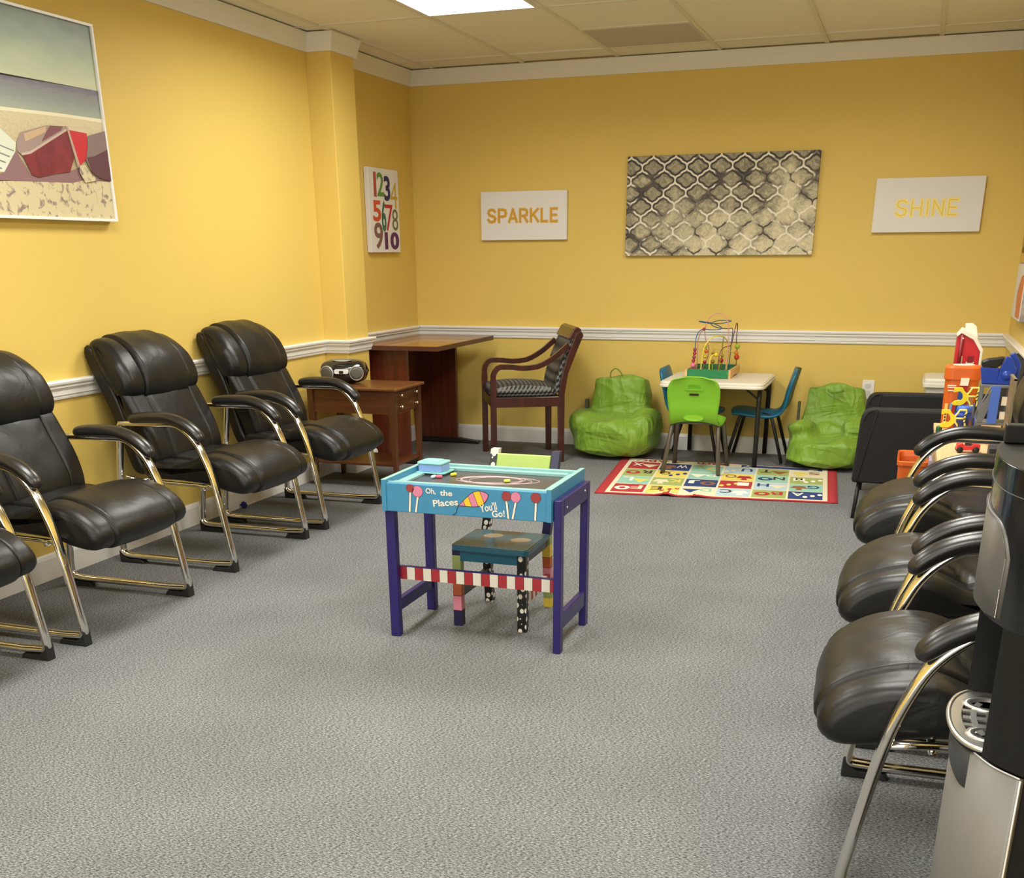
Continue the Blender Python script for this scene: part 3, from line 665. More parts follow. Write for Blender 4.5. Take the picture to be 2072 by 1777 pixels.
# beach picture on the left wall
t = thing('beach_picture', 'large framed beach photograph with a red boat on the left wall', 'picture', (XM, -3.79, 1.36))
XB = 0.058; PY0, PY1, PZ0, PZ1 = -4.42, -3.176, 1.368, 2.086
b = MB(); fr = 0.010
for q in ((PY0, PY1, PZ0, PZ0+fr), (PY0, PY1, PZ1-fr, PZ1), (PY0, PY0+fr, PZ0+fr, PZ1-fr), (PY1-fr, PY1, PZ0+fr, PZ1-fr)): b.box(XM+0.002, XB+0.004, q[0], q[1], q[2], q[3], M_TRIM)
b.build('frame', t, world=True, bev=0.001)
b = MB(); b.box(XM+0.002, XB-0.006, PY0+fr, PY1-fr, PZ0+fr, PZ1-fr, M_DARK); b.build('backing', t, world=True)
def grad_mat(name, z0, z1, cols, noise=0.0, nscale=6, stretch=(1, 1, 1), rough=0.35):
    m, n, l, bs = newmat(name)
    tc = n.new('ShaderNodeTexCoord'); sp = n.new('ShaderNodeSeparateXYZ'); l.new(tc.outputs['Object'], sp.inputs[0])
    mp = n.new('ShaderNodeMapping'); mp.inputs['Scale'].default_value = stretch; l.new(tc.outputs['Object'], mp.inputs[0])
    nz = n.new('ShaderNodeTexNoise'); nz.inputs['Scale'].default_value = nscale; nz.inputs['Detail'].default_value = 6; l.new(mp.outputs[0], nz.inputs[0])
    mr = n.new('ShaderNodeMapRange'); mr.inputs[1].default_value = z0; mr.inputs[2].default_value = z1; l.new(sp.outputs[2], mr.inputs[0])
    f = math_node(n, l, 'ADD', mr.outputs[0], math_node(n, l, 'MULTIPLY', math_node(n, l, 'SUBTRACT', nz.outputs['Fac'], 0.5), noise))
    cr = n.new('ShaderNodeValToRGB'); e = cr.color_ramp.elements
    e[0].position = cols[0][0]; e[0].color = lin(cols[0][1]); e[1].position = cols[-1][0]; e[1].color = lin(cols[-1][1])
    for po, co in cols[1:-1]: x = e.new(po); x.color = lin(co)
    l.new(f, cr.inputs['Fac']); l.new(cr.outputs[0], bs.inputs['Base Color']); bs.inputs['Roughness'].default_value = rough; return m
ZO = PZ0
m_sky = grad_mat('picture_sky', 1.845-ZO, 2.09-ZO, ((0.0, '#c3c9a8'), (0.35, '#acb898'), (0.7, '#8b9a89'), (1.0, '#66736f')), 0.45, 5, (1, 1, 3))
m_sea = grad_mat('picture_sea', 1.74-ZO, 1.85-ZO, ((0.0, '#a9b09c'), (0.5, '#8b9390'), (0.85, '#7e7f83'), (1.0, '#686577')), 0.25, 20, (1, 1, 8))
m_sand = grad_mat('picture_sand', 1.50-ZO, 1.74-ZO, ((0.0, '#a99a78'), (1.0, '#cfc3a0')), 1.2, 70, (1, 1, 2))
def spot_mat(name, c1, c2, sc, p0, p1):
    m, n, l, bs = newmat(name); tc = n.new('ShaderNodeTexCoord'); nz = n.new('ShaderNodeTexNoise'); nz.inputs['Scale'].default_value = sc; nz.inputs['Detail'].default_value = 4; nz.inputs['Distortion'].default_value = 0.8
    l.new(tc.outputs['Object'], nz.inputs[0]); cr = n.new('ShaderNodeValToRGB'); e = cr.color_ramp.elements; e[0].position = p0; e[0].color = lin(c1); e[1].position = p1; e[1].color = lin(c2)
    l.new(nz.outputs['Fac'], cr.inputs['Fac']); l.new(cr.outputs[0], bs.inputs['Base Color']); bs.inputs['Roughness'].default_value = 0.35; return m
m_fore = spot_mat('picture_footprints', '#8a7a76', '#cfc29c', 30, 0.36, 0.47)
b = MB()
lay = [0]
def pp(poly, m_):
    x = XB-0.006+0.0004*lay[0]; lay[0] += 1
    b.prism(poly, x, x+0.0004, m_, 'yz')
A0, A1 = PY0+fr, PY1-fr
pp([(A0, 1.85), (A1, 1.852), (A1, PZ1-fr), (A0, PZ1-fr)], m_sky)
pp([(A0, 1.725), (A1, 1.745), (A1, 1.852), (A0, 1.835)], m_sea)
pp([(A0, 1.49), (A1, 1.50), (A1, 1.748), (A0, 1.730)], m_sand)
pp([(A0, 1.722), (-3.75, 1.728), (-3.4, 1.738), (A1, 1.738), (A1, 1.751), (-3.45, 1.748), (-3.75, 1.740), (A0, 1.735)], mat('picture_surf', '#e6dfc0', 0.35))
pp([(A0, PZ0+fr), (A1, PZ0+fr), (A1, 1.521), (-3.345, 1.519), (-3.42, 1.505), (-3.60, 1.500), (-3.81, 1.493), (A0, 1.49)], m_fore)
m_sh = mat('picture_boat_shadow', '#8b6a6e', 0.35)
pp([(-3.86, 1.50), (-3.776, 1.523), (-3.698, 1.599), (-3.641, 1.522), (-3.601, 1.515), (-3.432, 1.543), (-3.333, 1.573), (-3.300, 1.545), (-3.246, 1.528), (A1, 1.524), (A1, 1.519), (-3.345, 1.519), (-3.41, 1.506), (-3.81, 1.495)], m_sh)
m_pl = mat('picture_white_planks', '#d5dbcb', 0.35)
pp([(-4.1, 1.60), (-3.93, 1.70), (-3.767, 1.672), (-3.692, 1.626), (-3.706, 1.594), (-3.776, 1.523), (-3.95, 1.53)], m_pl)
m_ln = mat('picture_plank_lines', '#7d8a84', 0.35)
for k in range(5):
    d = k*0.028; pp([(-4.05+d*0.3, 1.672-d), (-3.71+d*-0.9, 1.600-d*0.75), (-3.712+d*-0.9, 1.596-d*0.75), (-4.05+d*0.3, 1.668-d)], m_ln)
pp([(-3.692, 1.626), (-3.662, 1.664), (-3.525, 1.698), (-3.41, 1.706), (-3.417, 1.692), (-3.63, 1.599), (-3.677, 1.587), (-3.695, 1.599)], mat('picture_boat_inside', '#a08a84', 0.35))
pp([(-3.649, 1.66), (-3.522, 1.696), (-3.531, 1.675), (-3.646, 1.634)], mat('picture_boat_bench', '#c6a888', 0.35))
pp([(-3.50, 1.70), (-3.43, 1.703), (-3.44, 1.69), (-3.56, 1.64), (-3.53, 1.672)], mat('picture_boat_dark_inside', '#7c4a52', 0.35))
pp([(-3.698, 1.599), (-3.677, 1.587), (-3.629, 1.597), (-3.412, 1.692), (-3.389, 1.598), (-3.425, 1.543), (-3.502, 1.534), (-3.601, 1.515), (-3.638, 1.522), (-3.671, 1.583)], spot_mat('picture_boat_hull', '#6f2630', '#8a323a', 14, 0.35, 0.7))
pp([(-3.677, 1.593), (-3.629, 1.603), (-3.412, 1.698), (-3.411, 1.690), (-3.629, 1.594), (-3.677, 1.585)], mat('picture_boat_rim', '#c2adA0', 0.35))
pp([(-3.41, 1.704), (-3.296, 1.7), (-3.304, 1.647), (-3.302, 1.615), (-3.328, 1.592), (-3.366, 1.566), (-3.388, 1.602)], mat('picture_boat_bow', '#c22a35', 0.35))
pp([(-3.41, 1.704), (-3.296, 1.702), (-3.297, 1.690), (-3.408, 1.694)], mat('picture_boat_bow_edge', '#cfc1a6', 0.35))
pp([(-3.414, 1.706), (-3.403, 1.704), (-3.364, 1.571), (-3.378, 1.56)], mat('picture_boat_keel', '#b59a8a', 0.35))
pp([(-3.296, 1.681), (A1, 1.708), (A1, 1.524), (-3.246, 1.529), (-3.298, 1.55), (-3.324, 1.592), (-3.305, 1.64)], mat('picture_grey_boat', '#83706e', 0.35))
pp([(-3.318, 1.602), (-3.27, 1.61), (A1, 1.640), (A1, 1.524), (-3.246, 1.529), (-3.298, 1.55)], mat('picture_grey_boat_hull', '#5f3c46', 0.35))
pp([(-3.372, 1.57), (-3.333, 1.573), (-3.31, 1.545), (-3.265, 1.522), (-3.347, 1.509), (-3.371, 1.541)], m_fore)
b.build('photo_print', t, world=True)
# pictures on the right wall
t = thing('painted_canvas', 'edge-on canvas with grey and violet painted sides on the right wall', 'picture', (W, -0.70, 0.88))
m_pt = spot_mat('grey_violet_paint', '#6f6c72', '#a79c98', 18, 0.35, 0.65)
b = MB(); b.box(W-0.032, W-0.002, -0.95, -0.44, 0.885, 1.165, m_pt); b.build('canvas', t, world=True, bev=0.003)
b = MB(); b.box(W-0.0345, W-0.032, -0.945, -0.445, 0.89, 1.16, mat('painting_white_ground', '#d9d2c6', 0.7)); b.prism([(-0.93, 0.90), (-0.70, 0.90), (-0.62, 1.02), (-0.75, 1.10), (-0.93, 1.12)], W-0.0355, W-0.0345, mat('painting_orange', '#c97a4a', 0.7), 'yz'); b.build('painted_face', t, world=True)
t = thing('framed_picture', 'dark brown framed picture above the edge-on canvas on the right wall', 'picture', (W, -0.7, 1.21))
b = MB(); b.box(W-0.03, W-0.002, -0.96, -0.45, 1.213, 1.60, mat('dark_brown_frame', '#3c2215', 0.4)); b.build('frame', t, world=True, bev=0.003)
b = MB(); b.box(W-0.032, W-0.03, -0.93, -0.48, 1.243, 1.57, mat('dull_print', '#8a7a5e', 0.5)); b.build('print', t, world=True)
# outlet
b = MB(); b.prism(rrect(0.072, 0.115, 0.006, 3, 3.045, 0.425), -0.007, -0.001, mat('outlet_plastic', (0.78, 0.76, 0.72), 0.35), 'xz')
t = thing('wall_outlet', 'white wall outlet plate above the right green bean bag', 'outlet', (3.045, 0, 0.37)); b.build('plate', t, world=True, bev=0.002)
for z in (0.405, 0.447):
    b = MB(); b.prism(rrect(0.034, 0.028, 0.008, 3, 3.045, z), -0.0085, -0.007, mat('outlet_socket', (0.6, 0.59, 0.56), 0.4), 'xz'); so = b.build('socket', t, world=True)
# pompom
b = MB(); mp_ = mat('navy_pompom_yarn', '#141a66', 0.9)
for i in range(90):
    a = random.uniform(0, 2*PI); c = random.uniform(-1, 1); s_ = math.sqrt(1-c*c); r = 0.019+random.uniform(-0.003, 0.004)
    d = Vector((s_*math.cos(a), s_*math.sin(a), c)); b.tube([Vector((0.062, -2.46, 0.020)), Vector((0.062, -2.46, 0.020))+d*r*0.85], 0.0024, mp_, 4)
b.sph((0.062, -2.46, 0.020), 0.014, mp_); tag(b.build('pompom'), 'small navy blue pompom on the carpet by the left baseboard', 'pompom')

# ------------------------------------------------------------------ painted children's desk and chair in the middle
M_SKYB = mat('sky_blue_paint', '#3b83ab', 0.35, var=0.08, vscale=25); M_AQUA = mat('pale_aqua_paint', '#86b4b4', 0.35, var=0.12, vscale=30)
M_PURP = mat('indigo_paint', '#241a60', 0.3, var=0.10, vscale=12); M_STR = mat('stripe_red', '#94202a', 0.4); M_STW = mat('stripe_white', '#cbc7bd', 0.4)
M_INK = mat('black_paint_line', '#14120f', 0.45)
t = thing('painted_art_desk', 'small painted blue art desk with purple legs in the middle of the room', 'desk', (1.96, -3.89, 0))
def Mf(y): return MYback(y)
# front panel
b = MB(); b.box(1.678, 2.236, -4.080, -4.064, 0.444, 0.538, M_SKYB); fp = b.build('front_panel', t, world=True, bev=0.002)
b = MB(); b.box(1.664, 1.680, -4.084, -3.70, 0.444, 0.547, M_SKYB); b.box(1.664, 1.680, -4.084, -3.70, 0.547, 0.549, M_AQUA); b.build('side_panel', t, world=True, bev=0.0015)
b = MB(); b.box(2.234, 2.250, -4.084, -3.70, 0.444, 0.547, M_SKYB); b.box(2.234, 2.250, -4.084, -3.70, 0.547, 0.549, M_AQUA); b.build('side_panel', t, world=True, bev=0.0015)
b = MB(); b.box(1.680, 2.234, -3.716, -3.70, 0.444, 0.540, M_AQUA); b.build('back_panel', t, world=True, bev=0.002)
b = MB(); M_WASH = mat('chalky_grey_wood', '#7d8685', 0.6, var=0.25, vscale=20)
b.box(1.680, 2.234, -4.064, -4.020, 0.524, 0.530, M_WASH); b.box(1.680, 2.234, -4.066, -4.060, 0.530, 0.541, M_AQUA); b.box(1.680, 2.234, -4.022, -4.014, 0.524, 0.534, M_AQUA)
b.box(1.680, 1.716, -4.014, -3.716, 0.522, 0.530, M_AQUA); b.box(2.200, 2.234, -4.014, -3.716, 0.522, 0.530, M_AQUA); b.box(1.716, 2.200, -3.745, -3.716, 0.522, 0.532, M_AQUA); b.build('rim', t, world=True, bev=0.001)
M_CHALKB = mat('chalkboard_surface', '#3d3a38', 0.30, var=0.25, vscale=14, spec=0.6)
b = MB(); b.box(1.716, 2.200, -4.014, -3.745, 0.514, 0.522, M_CHALKB)
M_CHK = mat('pink_chalk', '#c9aeb4', 0.95)
for k, (cx, cy, rx, ry) in enumerate(((1.985, -3.86, 0.125, 0.062), (1.97, -3.865, 0.108, 0.070), (2.0, -3.86, 0.135, 0.055), (1.985, -3.868, 0.088, 0.058), (1.965, -3.858, 0.118, 0.05))):
    E = ell(cx, cy, rx, ry, 36, rot=0.06*k)
    b.tube([(x, y, 0.5222) for x, y in E], 0.0009, M_CHK, 4, closed=True)
cb = b.build('chalkboard', t, world=True)
# painted decoration on the front panel: words, balloon, pompom flowers
M_WHT = mat('white_lettering_paint', '#dcd8ce', 0.45); M_PNK = mat('pink_paint', '#cc7a9a', 0.45); M_YEL = mat('yellow_paint', '#dcb92a', 0.45); M_BRICK = mat('brick_red_paint', '#8e3333', 0.45)
PF = -4.0803
b = MB()
def decal(poly, m_, lv): b.prism(poly, PF-0.0003*lv-0.0003, PF-0.0003*lv, m_, 'xz')
def tx(s_, x0, x1, z0, z1, rot=0.0, off=0.022):
    cx, cz = (x0+x1)/2, (z0+z1)/2
    Mx = Mf(PF) @ Matrix.Translation((cx, cz, 0)) @ Matrix.Rotation(rot, 4, 'Z')
    m = MB(); m.text(s_, Mx, M_WHT, off=off, fit=(-(x1-x0)/2, (x1-x0)/2, -(z1-z0)/2, (z1-z0)/2), ext=0.0008); m.build('painted_word', fp, world=True, fix=False)
tx('Oh,', 1.822, 1.857, 0.508, 0.529); tx('the', 1.872, 1.915, 0.507, 0.526)
tx('Places', 1.846, 1.934, 0.474, 0.496, 0.12); tx("You'll", 2.008, 2.067, 0.467, 0.493, 0.22); tx('Go!', 2.050, 2.094, 0.450, 0.472, 0.10)
def egg(k0, k1, n=10, g=1.0):
    A = Vector((1.936, 0.479)); Bp = Vector((2.038, 0.519)); d = (Bp-A); L = d.length; d.normalize(); nn = Vector((-d.y, d.x)); top = []; bot = []
    for i in range(n+1):
        s_ = k0+(k1-k0)*i/n; wd = 0.023*g*(math.sin(PI*s_**1.55)**0.75 if 0 < s_ < 1 else 0); wd += 0.0012 if g > 1 else 0
        p = A+d*L*(s_*1.0 if g == 1 else (s_-0.5)*1.03+0.5); top.append(p+nn*wd); bot.append(p-nn*wd)
    return [tuple(p) for p in bot]+[tuple(p) for p in top[::-1]]
b = MB(); decal(egg(0.001, 0.999, 24, 1.04), M_INK, 1)
ks = [0.01, 0.19, 0.205, 0.385, 0.40, 0.575, 0.59, 0.785, 0.80, 0.99]
for i in range(0, 10, 2): decal(egg(ks[i], ks[i+1]), (M_PNK, M_YEL)[(i//2) % 2], 2)
b.tube([(x, PF-0.001, z) for x, z in ((1.936, 0.479), (1.930, 0.468), (1.928, 0.455), (1.915, 0.446))], 0.0009, M_INK, 5)
b.build('painted_balloon', fp, world=True, fix=False)
def flower(x, z, r, m_, stem):
    global b
    b = MB()
    for (k, mm, rr) in ((1, M_INK, r*1.05), (2, m_, r)):
        pts = []
        for i in range(32): rad = rr*(1.0 if i % 2 == 0 else 0.82); a = 2*PI*i/32; pts.append((x+rad*math.cos(a), min(0.5375, z+rad*math.sin(a))))
        decal(pts, mm, k)
    sx = stem; decal([(sx-0.0045, 0.447), (sx+0.0045, 0.447), (x+0.0045, z-r*0.9), (x-0.0045, z-r*0.9)], M_INK, 0); decal([(sx-0.0032, 0.447), (sx+0.0032, 0.447), (x+0.0032, z-r*0.9), (x-0.0032, z-r*0.9)], M_WHT, 1)
    b.build('painted_flower', fp, world=True, fix=False)
flower(1.767, 0.525, 0.015, M_BRICK, 1.762); flower(1.793, 0.516, 0.020, M_PNK, 1.784)
flower(2.100, 0.519, 0.017, M_BRICK, 2.106); flower(2.131, 0.518, 0.018, M_PNK, 2.120); flower(2.198, 0.520, 0.018, M_BRICK, 2.196)
# legs and rails
def leg(x0, x1, y0, y1, z0, z1, nm='leg'):
    b = MB(); b.box(x0, x1, y0, y1, z0, z1, M_PURP); return b.build(nm, t, world=True, bev=0.003)
leg(1.664, 1.698, -4.066, -4.036, 0, 0.443); leg(1.664, 1.698, -3.752, -3.722, 0, 0.443)
leg(2.2515, 2.277, -4.066, -4.030, 0, 0.512); leg(2.2515, 2.277, -3.758, -3.722, 0, 0.512)
b = MB(); b.box(2.2515, 2.277, -4.030, -3.758, 0.455, 0.512, M_PURP); sr = b.build('side_rail', t, world=True, bev=0.003)
for y, z in ((-4.0, 0.478), (-3.79, 0.490)):
    g = MB(); g.tube([(2.276, y, z), (2.279, y, z)], 0.004, M_SILV, 10); g.build('screw', sr, world=True)
b = MB(); b.box(1.670, 1.692, -4.036, -3.752, 0.085, 0.127, M_PURP); b.build('side_rail', t, world=True, bev=0.003)
b = MB(); b.box(2.254, 2.274, -4.030, -3.758, 0.075, 0.130, M_PURP); b.build('side_rail', t, world=True, bev=0.003)
b = MB(); n_ = 19; xa, xb_ = 1.690, 2.262
# striped cross bar just behind the front legs
for i in range(n_):
    b.box(xa+(xb_-xa)*i/n_, xa+(xb_-xa)*(i+1)/n_, -4.034, -4.018, 0.200, 0.243, M_STR if i % 2 == 0 else M_STW)
    b.box(xa+(xb_-xa)*i/n_-0.0006, xa+(xb_-xa)*i/n_+0.0006, -4.0344, -4.034, 0.200, 0.243, M_INK)
b.box(xa, xb_, -4.034, -4.018, 0.243, 0.245, M_PURP); b.build('striped_crossbar', t, world=True, fix=False)
# chalk box and chalks
t = thing('chalk_box', 'pale blue plastic box of chalk on the art desk', 'box', (1.735, -3.80, 0.522), -0.05)
M_BLUEP = mat('translucent_blue_plastic', '#7f9fd8', 0.3); M_MINT = mat('mint_plastic', '#8ed6cc', 0.3); M_NAVY = mat('navy_plastic', '#1d2b45', 0.4)
b = MB(); b.prism(rrect(0.112, 0.090, 0.01, 4), 0.0, 0.006, M_NAVY, 'xy'); b.build('tray', t, bev=0.001)
b = MB(); b.prism(rrect(0.116, 0.094, 0.012, 4), 0.006, 0.009, M_MINT, 'xy'); b.build('tray_rim', t)
b = MB(); b.prism(rrect(0.092, 0.074, 0.010, 4, -0.002, 0), 0.009, 0.036, M_BLUEP, 'xy'); b.build('body', t, bev=0.002)
b = MB(); b.prism(rrect(0.098, 0.080, 0.012, 4, -0.002, 0), 0.036, 0.042, M_MINT, 'xy'); b.prism(rrect(0.066, 0.056, 0.010, 4, -0.006, 0.004), 0.042, 0.045, M_MINT, 'xy'); b.build('lid', t, bev=0.002)
def chalk(name, x, y, c, label, ang):
    b = MB(); d = Vector((math.cos(ang), math.sin(ang), 0))*0.011; p = Vector((x, y, 0.522+0.0058))
    b.tube([p-d, p-d*0.7, p+d*0.7, p+d], lambda u: 0.0058 if 0.2 < u < 0.8 else 0.004, c, 10); tag(b.build(name), label, 'chalk')
chalk('chalk_stub', 1.820, -3.835, mat('chalk_yellow', '#d9d64a', 0.9), 'yellow chalk stub lying nearest the chalk box', 0.9)
chalk('chalk_stub', 1.787, -3.885, mat('chalk_rose', '#d06a86', 0.9), 'rose pink chalk stub beside the chalk box', 0.3)
chalk('chalk_stub', 1.770, -3.893, mat('chalk_pale_blue', '#bcd3e6', 0.9), 'pale blue chalk stub touching the rose one', 1.3)
chalk('chalk_stub', 2.035, -3.890, mat('chalk_lime', '#c5cc5a', 0.9), 'lime green chalk stub inside the drawn circles', 0.5)

# small painted chair
def make_dots():
    m, n, l, b = newmat('white_dots_on_black')
    tc = n.new('ShaderNodeTexCoord'); vo = n.new('ShaderNodeTexVoronoi'); vo.inputs['Scale'].default_value = 46; vo.inputs['Randomness'].default_value = 0.55
    mp = n.new('ShaderNodeMapping'); mp.inputs['Scale'].default_value = (1, 1, 0.85); mp.inputs['Location'].default_value = (0.3, 0.1, 0.2); l.new(tc.outputs['Object'], mp.inputs[0]); l.new(mp.outputs[0], vo.inputs['Vector'])
    cr = n.new('ShaderNodeValToRGB'); e = cr.color_ramp.elements; e[0].position = 0.36; e[0].color = lin('#ded9cf'); e[1].position = 0.39; e[1].color = lin('#0e0d0d')
    l.new(vo.outputs['Distance'], cr.inputs['Fac']); l.new(cr.outputs[0], b.inputs['Base Color']); b.inputs['Roughness'].default_value = 0.35; return m
M_DOTS = make_dots()
M_TEAL = mat('dark_teal_paint', '#1f566f', 0.28, var=0.1, vscale=14); M_BLK = mat('black_gloss_paint', '#141312', 0.32); M_NVY = mat('navy_paint', '#17143f', 0.35)
M_OLV = mat('olive_paint', '#8b9a5c', 0.4); M_YLW = mat('mustard_paint', '#d2b73e', 0.4); M_ORG = mat('burnt_orange_paint', '#b3562a', 0.4); M_PKR = mat('rose_paint', '#cf7f97', 0.4); M_LIME = mat('pale_lime_paint', '#9fb95a', 0.4, var=0.06, vscale=20)
t = thing('painted_small_chair', 'small painted wooden chair pushed under the art desk', 'chair', (1.965, -3.73, 0))
def make_seatpaint():
    m, n, l, b = newmat('cloudy_blue_brown_paint')
    tc = n.new('ShaderNodeTexCoord'); nz = n.new('ShaderNodeTexNoise'); nz.inputs['Scale'].default_value = 7; nz.inputs['Detail'].default_value = 4; l.new(tc.outputs['Object'], nz.inputs[0])
    cr = n.new('ShaderNodeValToRGB'); e = cr.color_ramp.elements; e[0].position = 0.38; e[0].color = lin('#5d4a35'); e[1].position = 0.54; e[1].color = lin('#34738f')
    z = e.new(0.46); z.color = lin('#44585c')
    l.new(nz.outputs['Fac'], cr.inputs['Fac']); l.new(cr.outputs[0], b.inputs['Base Color']); b.inputs['Roughness'].default_value = 0.22; return m
b = MB(); pl = [(1.833, -3.665), (1.833, -3.90), (1.84, -3.915), (2.103, -3.925), (2.117, -3.91), (2.112, -3.665)]
b.prism(pl, 0.282, 0.2985, M_TEAL, 'xy')
b.prism([(1.838, -3.668), (1.838, -3.90), (1.845, -3.910), (2.10, -3.918), (2.11, -3.905), (2.107, -3.668)], 0.2985, 0.3, make_seatpaint(), 'xy')
for (cx, cy, k) in ((1.93, -3.745, 0), (2.045, -3.78, 1)):
    b.prism(ell(cx, cy, 0.036, 0.030, 18, rot=0.3), 0.3, 0.3004, mat('cream_blob_paint', '#b9a58c', 0.3), 'xy'); b.prism(ell(cx-0.012, cy-0.03, 0.030, 0.020, 14, rot=0.8), 0.3, 0.3003, mat('brown_blob_paint', '#7a5a3c', 0.3), 'xy')
b.build('seat', t, world=True, bev=0.003)
b = MB(); b.box(1.86, 2.07, -3.895, -3.880, 0.240, 0.282, M_TEAL); b.build('front_apron', t, world=True, bev=0.001)
for x in (1.837, 2.078):
    b = MB(); b.box(x, x+0.014, -3.87, -3.62, 0.240, 0.282, M_BLK); b.build('side_apron', t, world=True, bev=0.001)
def banded(nm, x0, x1, yf, segs, m_default=None):
    b = MB()
    for (z0, z1, m_) in segs:
        a0, a1 = yf(z0), yf(z1)
        b.hexa([(x0, a0[0], z0), (x1, a0[0], z0), (x1, a0[1], z0), (x0, a0[1], z0)], [(x0, a1[0], z1), (x1, a1[0], z1), (x1, a1[1], z1), (x0, a1[1], z1)], m_)
    return b.build(nm, t, world=True, fix=False)
fl = lambda z: (-3.893, -3.862)
lg = banded('leg', 1.830, 1.861, fl, ((0, 0.058, M_NVY), (0.058, 0.110, M_PKR), (0.110, 0.112, M_INK), (0.112, 0.165, M_ORG), (0.165, 0.167, M_INK), (0.167, 0.195, M_YLW), (0.195, 0.258, M_OLV), (0.258, 0.282, M_NVY)))
banded('leg', 2.069, 2.101, fl, ((0, 0.282, M_DOTS),))
def rl_(z):
    y = -3.60 if z < 0.28 else -3.60+(z-0.28)*0.42
    y += 0.0 if z >= 0.28 else (0.28-z)*0.10
    return (y-0.014, y+0.016)
banded('leg', 1.833, 1.863, rl_, ((0, 0.14, M_DOTS), (0.14, 0.28, M_DOTS), (0.28, 0.42, M_DOTS), (0.42, 0.545, M_DOTS), (0.545, 0.562, M_STW)))
banded('leg', 2.068, 2.098, rl_, ((0, 0.035, M_YLW), (0.035, 0.075, M_OLV), (0.075, 0.115, M_STR), (0.115, 0.155, M_PKR), (0.155, 0.157, M_INK), (0.157, 0.195, M_ORG), (0.195, 0.197, M_INK), (0.197, 0.245, M_YLW), (0.245, 0.28, M_OLV), (0.28, 0.36, M_NVY), (0.36, 0.562, M_NVY)))
b = MB(); yb = -3.60+(0.52-0.28)*0.42
b.hexa([(1.863, -3.556, 0.44), (2.068, -3.556, 0.44), (2.068, -3.541, 0.44), (1.863, -3.541, 0.44)], [(1.863, -3.510, 0.548), (2.068, -3.510, 0.548), (2.068, -3.495, 0.548), (1.863, -3.495, 0.548)], M_LIME); b.build('backrest', t, world=True, bev=0.003)
b = MB(); b.box(1.838, 1.854, -3.862, -3.60, 0.10, 0.135, M_BLK); b.build('stretcher', t, world=True)
b = MB()
for i in range(11): b.box(2.078, 2.094, -3.862+0.0235*i, -3.862+0.0235*(i+1), 0.095, 0.132, M_STR if i % 2 == 0 else M_STW)
b.build('striped_stretcher', t, world=True, fix=False)

# ------------------------------------------------------------------ alphabet rug
t = thing('alphabet_rug', 'red-bordered alphabet rug with letter tiles under the kids table', 'rug', (2.30, -0.98, 0))
RX0, RX1, RY0, RY1 = 1.62, 2.965, -1.50, -0.455
def wav(x, y):
    # the near edge lifts in two small ripples
    e = max(0, (-1.30-y)/0.2); return 0.012*e*math.exp(-((x-2.10)/0.035)**2)+0.008*e*math.exp(-((x-2.27)/0.04)**2)
def warp(x, y):
    u = (x-RX0)/(RX1-RX0); v = (y-RY0)/(RY1-RY0)
    xn = 1.712+(2.996-1.712)*u; yn = -1.553+(-1.432+1.553)*u; xf = 1.600+(2.930-1.600)*u; yf = -0.445+(-0.480+0.445)*u
    return xn+(xf-xn)*v, yn+(yf-yn)*v
M_RRED = mat('rug_red', '#a82a31', 0.95, bump=0.4, bscale=400); M_RCRM = mat('rug_cream', '#ddd2b6', 0.95, bump=0.4, bscale=400)
cols = {'r': M_RRED, 'c': M_RCRM, 'n': mat('rug_navy', '#23386f', 0.95), 'y': mat('rug_yellow', '#dcc964', 0.95), 't': mat('rug_teal', '#8fbfae', 0.95), 'g': mat('rug_green', '#9aa860', 0.95), 'b': mat('rug_pale_blue', '#aec4cf', 0.95), 'w': mat('rug_white', '#ece6d6', 0.95), 'k': mat('rug_dark', '#3b2f2c', 0.95), 'o': mat('rug_brown', '#8a5a3a', 0.95)}
b = MB()
nx, ny = 48, 28; top = []
for j in range(ny+1):
    for i in range(nx+1):
        x = RX0+(RX1-RX0)*i/nx; y = RY0+(RY1-RY0)*j/ny; X_, Y_ = warp(x, y); top.append((X_, Y_, 0.007+wav(X_, Y_)))
bot = [(x, y, 0.001+max(0, z-0.007)) for x, y, z in top]; n1 = len(top)
F = []; 
for j in range(ny):
    for i in range(nx): a = j*(nx+1)+i; F.append((a, a+1, a+nx+2, a+nx+1)); F.append((n1+a, n1+a+nx+1, n1+a+nx+2, n1+a+1))
edge = [i for i in range(nx+1)]+[j*(nx+1)+nx for j in range(1, ny+1)]+[ny*(nx+1)+i for i in range(nx-1, -1, -1)]+[j*(nx+1) for j in range(ny-1, 0, -1)]
for k in range(len(edge)): a, c = edge[k], edge[(k+1) % len(edge)]; F.append((a, n1+a, n1+c, c))
b.add(top+bot, F, M_RRED, True)
def patch(x0, x1, y0, y1, m_, h, n=6):
    v = []; f = []
    for j in range(n+1):
        for i in range(n+1):
            X_, Y_ = warp(x0+(x1-x0)*i/n, y0+(y1-y0)*j/n); v.append((X_, Y_, 0.007+wav(X_, Y_)+h))
    for j in range(n):
        for i in range(n): a = j*(n+1)+i; f.append((a, a+1, a+n+2, a+n+1))
    b.add(v, f, m_)
patch(RX0+0.055, RX1-0.055, RY0+0.018, RY1-0.018, M_RCRM, 0.0004, 30)
def rpoly(poly, m_, h):
    v = []
    for x, y in poly: X_, Y_ = warp(x, y); v.append((X_, Y_, 0.007+wav(X_, Y_)+h))
    b.add(v, [tuple(range(len(v)))], m_)
cx0, cx1 = RX0+0.075, RX1-0.075; cy0, cy1 = RY0+0.040, RY1-0.12
cw = (cx1-cx0)/6; ch = (cy1-cy0)/4
